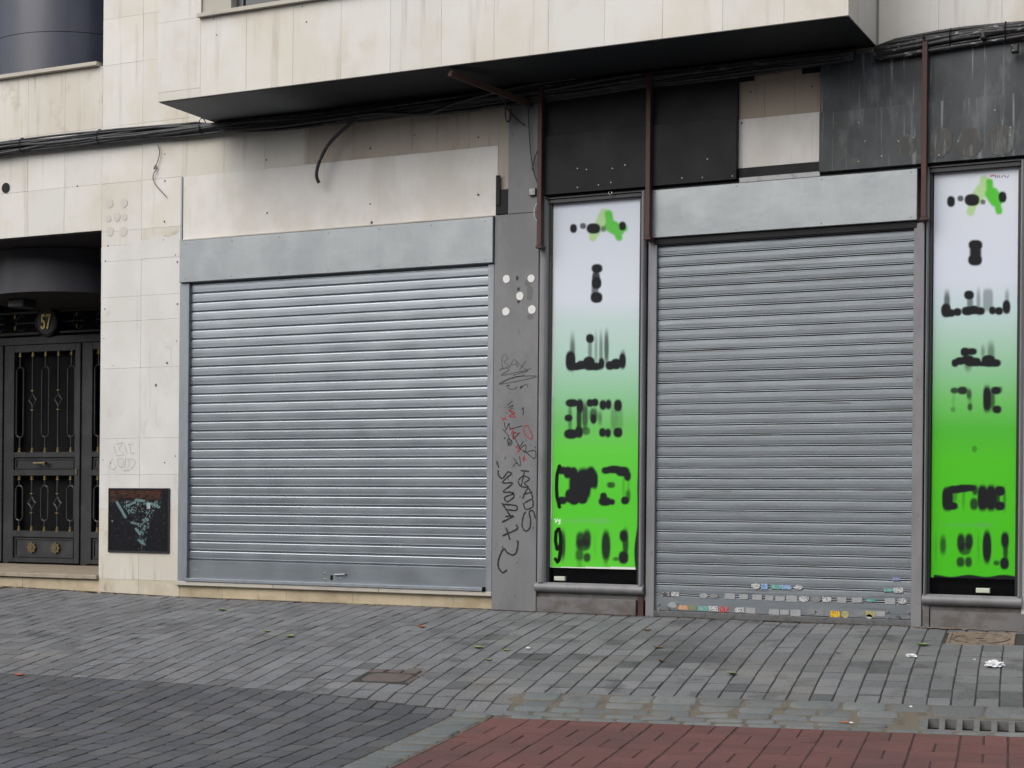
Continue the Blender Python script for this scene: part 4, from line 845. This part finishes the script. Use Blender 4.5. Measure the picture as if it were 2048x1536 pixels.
def wire(name, pts, r, mat, lab, cat, Y=-.03, n=7):
    q = [F(a, b_, Y if len(t_) < 1 else t_[0]) + ((Y if len(t_) < 1 else t_[0]),) for a, b_, *t_ in pts]
    Q = []
    for i in range(len(q)-1):
        p0 = q[max(i-1, 0)]; p1_ = q[i]; p2_ = q[i+1]; p3 = q[min(i+2, len(q)-1)]
        for j in range(6):
            t = j/6; Q.append([.5*((2*p1_[c])+(-p0[c]+p2_[c])*t+(2*p0[c]-5*p1_[c]+4*p2_[c]-p3[c])*t*t+(-p0[c]+3*p1_[c]-3*p2_[c]+p3[c])*t**3) for c in (0, 1, 2)])
    Q.append(list(q[-1])); return MB().tube([(a, c_, b_) for a, b_, c_ in Q], r, n).build(name, mat, None, True, label=lab, cat=cat)
wire('hanging_cable', [(722,232,-.10),(700,248,-.11),(672,272,-.12),(652,296,-.13),(638,326,-.13),(633,350,-.12),(638,366,-.10)], .016, m_cable, 'thick black cut cable hanging in a curve on the white panel', 'cable')
wire('sagging_conduit', [(440,262,-.13),(560,252,-.12),(680,236,-.12),(760,226,-.12),(850,228,-.12),(905,208,-.12),(985,186,-.12),(1060,170,-.10),(1200,150,-.06)], .015, m_cable, 'black conduit sagging below the bay between the bundle and the strut', 'cable')
wire('loose_wire', [(316,290),(319,308),(311,334),(308,338),(311,330),(313,337),(306,352),(310,368),(322,382),(332,393)], .0042, m_wire, 'thin kinked wire dangling on the cream wall under the cable bundle', 'wire', -.02)
wire('loose_wire', [(1056,215),(1058,260),(1062,310),(1068,345),(1076,368)], .005, m_cable, 'thin black wire hanging down the dark pillar beside the post', 'wire', -.06)
wire('loose_wire', [(1080,290),(1070,315),(1064,340)], .005, m_cable, 'short black wire bowing beside the post', 'wire', -.06)
wire('white_rope', [(1078,402),(1070,415),(1069,432),(1076,445)], .005, m_wwire, 'short white wire looped behind the left post', 'wire', -.05)
cl = MB(); x, z = F(1016, 225, -.10)
for k in range(4): cl.tube([(x+.028*math.cos(a)+.004*k, -.10-.006*k, z+.075*math.sin(a)-.004*k) for a in np.linspace(0, 2*math.pi, 17)], .005, 6)
cl.build('wire_coil', m_cable, label='small coil of black wire tied below the strut', cat='wire', smooth=True)
wire('loose_wire', [(985,170,-.3),(1000,190,-.2),(1014,212,-.10)], .008, m_cable, 'black lead running from the strut to the wire coil', 'wire')
wire('loose_wire', [(1014,215,-.1),(1030,235,-.06),(1048,250,-.05)], .007, m_cable, 'black lead from the wire coil to the dark pillar', 'wire')
b = MB(); x, z = F(1066, 384, -.04); b.box(x-.03, x+.03, -.06, -.03, z-.03, z+.03, .004); b.build('junction_box', m_steel, label='small grey junction box behind the left post', cat='junction box')

# ================================================================== WALL CABINET
xa, za = F(217, 976, -.01); xb, zb = F(338, 1107, -.01)
cab = empty('meter_cabinet', ((xa+xb)/2, 0, zb), label='black metal meter cabinet in the stone pier with torn teal and rust coloured poster remains', cat='cabinet'); LC = -Vector(cab.location)
b = MB(); wd = .014
b.box(xa, xb, -.014, .02, za-wd, za, .002); b.box(xa, xb, -.014, .02, zb, zb+wd, .002); b.box(xa, xa+wd, -.014, .02, zb+wd, za-wd, .002); b.box(xb-wd, xb, -.014, .02, zb+wd, za-wd, .002)
addto(cab, LC, b, 'frame', m_black)
rs = np.random.RandomState(3)
def vnoise(px, py, sx, sy, seed):
    r_ = np.random.RandomState(seed).rand(64, 64); u, v = px/sx, py/sy; i, j = np.floor(u).astype(int), np.floor(v).astype(int); fu, fv = u-i, v-j; fu = fu*fu*(3-2*fu); fv = fv*fv*(3-2*fv)
    g_ = lambda a, b_: r_[a % 64, b_ % 64]
    return (g_(i, j)*(1-fu)+g_(i+1, j)*fu)*(1-fv)+(g_(i, j+1)*(1-fu)+g_(i+1, j+1)*fu)*fv
def cabf(px, py, u, v):
    n1 = .6*vnoise(px, py, 9, 6, 1)+.4*vnoise(px, py, 3, 2.5, 2); n2 = .5*vnoise(px, py, 6, 8, 3)+.5*vnoise(px, py, 2.2, 2.2, 4); n3 = vnoise(px, py, 1.6, 1.6, 5)
    c_ = np.ones(px.shape+(3,))*np.array([.010, .011, .016])*(.7+.8*n1[..., None])
    def mixc(c_, f, cc): return c_*(1-f[..., None])+np.array(cc)*f[..., None]
    top = smooth01((1000-py+(n1-.5)*22)/5)*smooth01((py-979)/3)*(1-smooth01((px-318)/8)); c_ = mixc(c_, top*(.35+.5*n3)*(1-.85*smooth01((n2-.55)/.1)), (.15, .055, .028))
    lf = smooth01((n1-.55)/.1)*smooth01((240-px)/12)*smooth01((1030-py)/20); c_ = mixc(c_, lf*.6, (.10, .06, .04))
    # teal remains: a fan converging downwards
    cxl = 282+(1105-py)*.0; half = np.interp(py, [995, 1010, 1040, 1070, 1105], [46, 40, 20, 10, 4]); fan = smooth01((half-np.abs(px-(284-(1050-py)*.05)))/4)*smooth01((py-1000)/4)
    tl = fan*smooth01((n2-.62)/.05); c_ = mixc(c_, tl*.9, (.20, .34, .34)); c_ = mixc(c_, fan*smooth01((n3-.80)/.06)*.6, (.45, .5, .5))
    for (x0_, y0_, x1_, y1_, w_) in ((234,1005,251,1034,2.6),(254,1012,270,1004,2.),(272,1000,288,1002,2.5),(302,1007,318,1014,2.6),(272,1058,280,1068,2.6),(277,1080,288,1088,2.2),(263,1045,275,1048,2)):
        dx, dy = x1_-x0_, y1_-y0_; t = np.clip(((px-x0_)*dx+(py-y0_)*dy)/(dx*dx+dy*dy), 0, 1); f = smooth01((w_-np.hypot(px-x0_-t*dx, py-y0_-t*dy))/1.5+.5)*(n3 > .15); c_ = mixc(c_, f*.9, (.22, .38, .38))
    lab_ = ((np.abs(px-297.5) < 3.2) & (np.abs(py-1011.5) < 6)).astype(float); c_ = mixc(c_, lab_, (.6, .62, .65))
    c_ = c_*.62
    sc2 = smooth01((vnoise(px, py, 1.3, 3.5, 9)-.90)/.05)*.5; c_ = mixc(c_, sc2, (.16, .16, .17))
    return c_
pd = print_grid('cabinet_door', xa+wd, xb-wd, zb+wd, za-wd, -.008, 170, 180, cabf, cab); pd.location = LC
addto(cab, LC, MB().disc(*[F(225, 1042, -.01)[0], -.014, F(225, 1042, -.01)[1]], .010, .006, 12), 'lock', m_bolt)

# ================================================================== ENTRANCE DOOR
DY = 1.80
door = empty('entrance_door', (-12.86, DY, .195), label='dark iron entrance door with brass-capped bars, number 57 above it', cat='door'); LD = -Vector(door.location)
AD = lambda mb, n_, m_=m_iron, **k: addto(door, LD, mb, n_, m_, **k)
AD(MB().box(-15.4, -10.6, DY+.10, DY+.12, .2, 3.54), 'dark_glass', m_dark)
AD(MB().box(-15.4, -10.62, DY-.02, DY+.08, 2.70, 2.79, .004), 'transom_rail')
AD(MB().box(-15.4, -10.62, DY-.01, DY+.08, 3.44, 3.54, .004), 'head_rail')
for x in (-14.53, -13.43, -12.29, -11.15):
    AD(MB().box(x-.045, x+.045, DY-.01, DY+.08, .2, 2.70, .004), 'post')
def leaf(x0, x1, z0, z1, nb, handle=False):
    lf = empty('leaf', (0, 0, 0), door); lf.location = (0, 0, 0)
    def A_(mb, n_, m_=m_iron, **k): o = mb.build(n_, m_, lf, **k); o.location = LD; return o
    f = .075; y0, y1_ = DY-.03, DY+.05
    zr = [z0, .262, .515, .568, 1.212, 1.265, 1.415, 1.468, 2.62, z1]
    A_(MB().box(x0, x0+f, y0, y1_, z0, z1, .003), 'stile'); A_(MB().box(x1-f, x1, y0, y1_, z0, z1, .003), 'stile')
    for a, b_ in ((z0, .262), (.505, .575), (1.205, 1.268), (1.412, 1.472), (2.615, z1)): A_(MB().box(x0+f, x1-f, y0, y1_, a, b_, .003), 'rail')
    for a, b_ in ((.262, .505), (1.268, 1.412)):
        A_(MB().box(x0+f, x1-f, y0+.025, y1_, a, b_), 'panel')
        m2 = MB(); 
        for q in ((x0+f+.02, x1-f-.02, a+.015, a+.027), (x0+f+.02, x1-f-.02, b_-.027, b_-.015), (x0+f+.02, x0+f+.032, a+.027, b_-.027), (x1-f-.032, x1-f-.02, a+.027, b_-.027)): m2.box(q[0], q[1], y0+.012, y0+.025, q[2], q[3])
        A_(m2, 'moulding')
    xs = np.linspace(x0+f+.07, x1-f-.07, nb); yc = DY-.005
    for k, x in enumerate(xs):
        for a, b_ in ((.575, 1.205), (1.472, 2.615)):
            m2 = MB(); br = MB(); H_ = b_-a
            zs = (a, a+.045, b_-.045, b_)
            for zz in (a, b_-.05): br.tube([(x, yc, zz), (x, yc, zz+.015)], .021, 8); br.tube([(x, yc, zz+.02), (x, yc, zz+.032)], .018, 8); br.tube([(x, yc, zz+.036), (x, yc, zz+.05)], .014, 8)
            if k % 2 == 0:                                   # long oval
                q = .115 if H_ < 1 else .17; w_ = .052; pts = []
                lo, hi = a+q, b_-q
                for t in np.linspace(-math.pi/2, math.pi/2, 9): pts.append((x+w_*math.cos(t+math.pi/2), yc, hi-w_+w_*math.sin(t+math.pi/2)+.0))
                pts = [(x+w_*math.cos(t), yc, hi-w_+w_*math.sin(t)) for t in np.linspace(0, math.pi, 9)]+[(x+w_*math.cos(t), yc, lo+w_+w_*math.sin(t)) for t in np.linspace(math.pi, 2*math.pi, 9)]
                pts.append(pts[0]); m2.tube(pts, .0105, 6); m2.tube([(x, yc, a), (x, yc, lo)], .011, 6); m2.tube([(x, yc, hi), (x, yc, b_)], .011, 6)
            else:
                mid = (a+b_)/2+(0.02 if H_ > 1 else 0); dw = .056; dh = .075
                m2.tube([(x, yc, a), (x, yc, mid-dh)], .013, 6); m2.tube([(x, yc, mid+dh), (x, yc, b_)], .013, 6)
                for sx in (-1, 1):
                    for sz in (-1, 1): m2.tube([(x+sx*dw, yc, mid), (x+sx*dw*.45, yc, mid+sz*dh*.42), (x, yc, mid+sz*dh)], .0105, 6)
                for sz in (-1, 1): br.tube([(x, yc, mid+sz*(dh+.035)-.006), (x, yc, mid+sz*(dh+.035)+.006)], .024, 8)
            A_(m2, 'baluster', m_iron); A_(br, 'brass_cap', m_brass)
    if handle:
        xm = (x0+x1)/2; m2 = MB(); m2.tube([(xm-.11, y0-.045, 1.343), (xm+.06, y0-.045, 1.345)], .011, 8); m2.tube([(xm-.09, y0, 1.343), (xm-.09, y0-.05, 1.343)], .014, 8); m2.tube([(xm+.045, y0, 1.343), (xm+.045, y0-.05, 1.343)], .02, 8); A_(m2, 'handle', m_dull)
        for sx in (-.175, .175):
            m2 = MB(); n = 16; m2.disc(xm+sx, y0+.005, .385, .05, .02, n); m2.disc(xm+sx, y0-.005, .385, .022, .01, 10)
            for k in range(8): a = k*math.pi/4; m2.disc(xm+sx+.05*math.cos(a), y0+.002, .385+.05*math.sin(a), .016, .02, 8)
            A_(m2, 'rosette', m_dull)
        m2 = MB(); m2.box(x1-.05, x1-.03, y0-.012, y0, 1.22, 1.28); A_(m2, 'lock', m_dull)
leaf(-13.382, -12.338, .215, 2.695, 5, True)
leaf(-14.48, -13.48, .215, 2.695, 5); leaf(-12.24, -11.2, .215, 2.695, 5)
# fanlight ironwork and number disc
x, z = F(93, 645, DY-.05); zd = z
m2 = MB(); m2.disc(x, DY-.055, zd, .135, .03, 28); AD(m2, 'number_disc', m_iron)
m2 = MB(); m2.tube([(x+.15*math.cos(a), DY-.05, zd+.15*math.sin(a)) for a in np.linspace(0, 2*math.pi, 33)], .012, 6); AD(m2, 'disc_ring')
for zz in (zd+.13, zd-.11):
    m2 = MB(); m2.box(-15.4, x-.155, DY-.01, DY+.02, zz-.012, zz+.012); m2.box(x+.155, -10.62, DY-.01, DY+.02, zz-.012, zz+.012); AD(m2, 'fanlight_bar')
for cx_ in (-.42, .42, .75, -.75, 1.1):
    m2 = MB(); m2.tube([(x+cx_+.075*math.cos(a), DY, zd+.01+.085*math.sin(a)) for a in np.linspace(.6, 5.7, 20)], .008, 6); m2.bar((x+cx_-.25, DY, zd+.01), (x+cx_+.25, DY, zd+.01), .012, .012); AD(m2, 'fanlight_scroll')
for px, py in ((30, 634), (30, 657), (154, 627), (154, 651)):
    xx, zz = F(px, py, DY-.02); AD(MB().tube([(xx, DY-.02, zz-.022), (xx, DY-.02, zz+.022)], .010, 8), 'brass_cap', m_brass)
cu = bpy.data.curves.new('house_number', 'FONT'); cu.body = '57'; cu.size = .205; cu.extrude = .004; cu.align_x = 'CENTER'; cu.align_y = 'CENTER'; cu.offset = .003
tmp = bpy.data.objects.new('tmp', cu); col.objects.link(tmp); tmp.scale = (.72, 1.15, 1); bpy.context.view_layer.update()
dg_ = bpy.context.evaluated_depsgraph_get(); me = bpy.data.meshes.new_from_object(tmp.evaluated_get(dg_)); me.materials.clear(); me.materials.append(m_brass)
R_ = Matrix.Translation((x, DY-.062, zd)) @ Matrix.Rotation(math.pi/2, 4, 'X') @ Matrix.Diagonal((.75, 1.15, 1, 1)); me.transform(R_)
bpy.data.objects.remove(tmp); obj('house_number', me, door, LD)
b = MB(); x, z = F(44, 604, .95); b.box(x-.11, x+.11, .85, 1.05, z-.06, z+.02, .01); b.box(x-.08, x+.08, .88, 1.02, z+.02, 3.085); b.build('porch_lamp', m_alu, label='unlit grey box lamp under the porch drum', cat='lamp')

# the row of houses across the street, behind the viewer: it closes the street and is what the metal reflects
opp = empty('street_building', (-6, -25, 0), label='plain rendered building row closing the far side of the street behind the viewer', cat='building'); LO = -Vector(opp.location)
m_opp = M('rendered_wall', (.26, .235, .21), .85, layers=[((.2, .18, .16), (.5, .5, .5), .4, .65, .7)]); m_ogl = M('window_dark', (.03, .035, .04), .2)
b = MB(); b.box(-45, 35, -31, -25.2, -2.5, 9.5); addto(opp, LO, b, 'wall', m_opp)
for fl in (0, 1, 2):
    for k in range(22):
        x = -43+k*3.6; z = -.4+fl*3.2; b = MB(); b.box(x, x+1.3, -25.2, -25.12, z+.5, z+2.4, .0); addto(opp, LO, b, 'window', m_ogl)
# ================================================================== LITTER
def crumple(px, py, rx, ry, rz, mat, name, lab, cat, seed=1, n=2):
    r_ = random.Random(seed); x, y, z = G(px, py); import bmesh
    bm = bmesh.new(); bmesh.ops.create_icosphere(bm, subdivisions=n, radius=1)
    for v in bm.verts:
        s = .55+.6*r_.random(); v.co = Vector((v.co.x*rx*s, v.co.y*ry*s, max(v.co.z*rz*s, -rz*.25)+rz*.25))
    me = bpy.data.meshes.new(name); bm.to_mesh(me); bm.free(); me.materials.append(mat)
    o = obj(name, me, None, (x, y, z+.003)); o.rotation_euler = (0, 0, seed); return tag(o, lab, cat)
crumple(1988, 1333, .075, .07, .032, m_paper, 'paper_tissue', 'large crumpled white tissue near the right edge below the manhole', 'tissue', 4, 3)
crumple(1823, 1314, .045, .035, .02, m_paper, 'paper_tissue', 'small crumpled white tissue left of the large one', 'tissue', 9)
crumple(1056, 1298, .04, .02, .010, m_paper, 'paper_scrap', 'thin white paper scrap by the dark stain near the grey pillar', 'paper scrap', 2)
crumple(1949, 1320, .014, .012, .006, m_paper, 'paper_pellet', 'tiny white pellet above the large tissue', 'paper scrap', 5, 1)
crumple(1822, 1415, .012, .010, .008, m_paper, 'paper_pellet', 'tiny white pellet at the end of the drain setts', 'paper scrap', 6, 1)
def leafm(px, py, ln, wd, ang, mat, lab, curl=.012):
    x, y, z = G(px, py); n = 7; vs = []; 
    for k in range(n):
        t = k/(n-1); w_ = wd*math.sin(math.pi*min(t*1.02+.02, 1))**.8*(1-.25*t); u = (t-.5)*ln; h = curl*(4*(t-.5)**2)
        vs += [(u, -w_, h+.006+.3*w_), (u, 0, h+.004), (u, w_, h+.006+.45*w_)]
    fs = []
    for k in range(n-1): fs += [(3*k, 3*k+1, 3*k+4, 3*k+3), (3*k+1, 3*k+2, 3*k+5, 3*k+4)]
    vs2 = [(a, b_, c_-.0012) for a, b_, c_ in vs]; m_ = len(vs); mb = MB().add(vs+vs2, fs+[tuple(i+m_ for i in f[::-1]) for f in fs])
    mb.tube([(-ln/2, 0, curl+.004), (-ln*.72, .004, curl*.6+.004)], .0015, 4)
    o = mb.build('fallen_leaf', mat, None, label=lab, cat='leaf'); o.location = (x, y, z); o.rotation_euler = (0, 0, ang)
leafm(1847, 1292, .10, .035, .5, m_leafg, 'dark green fallen leaf above the small tissue at right')
leafm(1464, 1350, .07, .04, 1.3, m_leafg, 'bright green heart-shaped leaf in front of the stickered shutter')
leafm(957, 1297, .10, .03, -.2, m_leafg, 'pale green leaf, left of two near the dark pavement stain')
leafm(1013, 1303, .07, .02, .4, m_leafg, 'pale green leaf, right of two near the dark pavement stain')
leafm(977, 1322, .06, .02, .3, m_leafg, 'small green leaf below the dark pavement stain')
leafm(445, 1222, .07, .04, 1.0, m_leafg, 'small green leaf below the bright shutter sill')
leafm(534, 1265, .06, .03, .2, m_leafg, 'curled green leaf, left of two by the lifted pavers')
leafm(580, 1275, .08, .04, -.3, m_leafg, 'flat green leaf, right of two by the lifted pavers')
leafm(1294, 1262, .07, .02, .2, m_leafb, 'brown leaf near the foot of the stickered shutter')
leafm(1318, 1297, .08, .02, .4, m_leafb, 'brown curled leaf in front of the left poster window')
leafm(1322, 1324, .05, .02, 1.2, m_leafb, 'small brown leaf at the edge of the square dark stain')
leafm(1677, 1308, .05, .012, .6, m_leafb, 'brown twig-like leaf before the stickered shutter')
leafm(844, 1256, .06, .03, .3, m_leafo, 'orange leaf below the grey pillar side of the bright shutter')
leafm(40, 1352, .09, .02, .1, m_leafo, 'orange leaf on the dark paving at the left edge')
leafm(2040, 1254, .14, .09, .2, m_leafb, 'large brown leaf against the base at the right edge', .05)
x, y, z = G(1695, 1448); b = MB(); b.tube([(-.038, 0, .006), (.012, 0, .006)], .0045, 8); cg = empty('cigarette_end', (x, y, z+.004), label='cigarette end lying on the setts above the red paving', cat='cigarette end')
o = b.build('filter', m_leafo, cg); b = MB(); b.tube([(.0125, 0, .006), (.034, 0, .006)], .0044, 8); b.build('paper', m_paper, cg)
def ragged(x0, x1, n, w0, w1, mat, name):
    mb = MB(); vs = []; yb = -.032 if x0 > -6.3 else .0
    for i in range(n):
        x = x0+(x1-x0)*i/(n-1); w_ = random.uniform(w0, w1)*(.5+.5*abs(math.sin(i*.37)))
        for y in (yb, yb-w_): vs.append((x, y, gz(x, y)+.0062))
    mb.add(vs, [(2*i, 2*i+1, 2*i+3, 2*i+2) for i in range(n-1)]); mb.build(name, mat, kind='stuff')
m_gr = M('wall_foot_grime', (.07, .062, .052), .95, layers=[((.11, .10, .085), (20, 20, 20), .4, .65, .8)]); m_sand = M('sandy_dust', (.19, .175, .145), .95, layers=[((.12, .11, .095), (14, 14, 14), .4, .65, .8)])
ragged(-14, -10.57, 160, .004, .03, m_gr, 'wall_foot_grime'); ragged(-10.55, -6.26, 260, .004, .03, m_gr, 'wall_foot_grime'); ragged(-6.25, -2.65, 240, .006, .04, m_gr, 'wall_foot_grime'); ragged(-2.64, 0, 160, .02, .10, m_sand, 'sandy_dust')
# dirt gathered along the foot of the shopfront
gr_ = MB()
for k in range(700):
    s = random.uniform(-2.65, -1.0) if k % 3 else random.uniform(-6.2, -2.6); x = s; y = -.035-abs(random.gauss(0, .018)); z = gz(x, y)+.003; r_ = random.uniform(.002, .006)
    a = random.uniform(0, 3); c1, s1 = math.cos(a), math.sin(a)
    gr_.add([(x+r_*c1*2, y+r_*s1*2, z), (x-r_*s1, y+r_*c1, z), (x-r_*c1*2, y-r_*s1*2, z), (x, y, z+r_)], [(0, 1, 3), (1, 2, 3), (2, 0, 3)])
gr_.build('leaf_debris', m_leafb, kind='stuff')
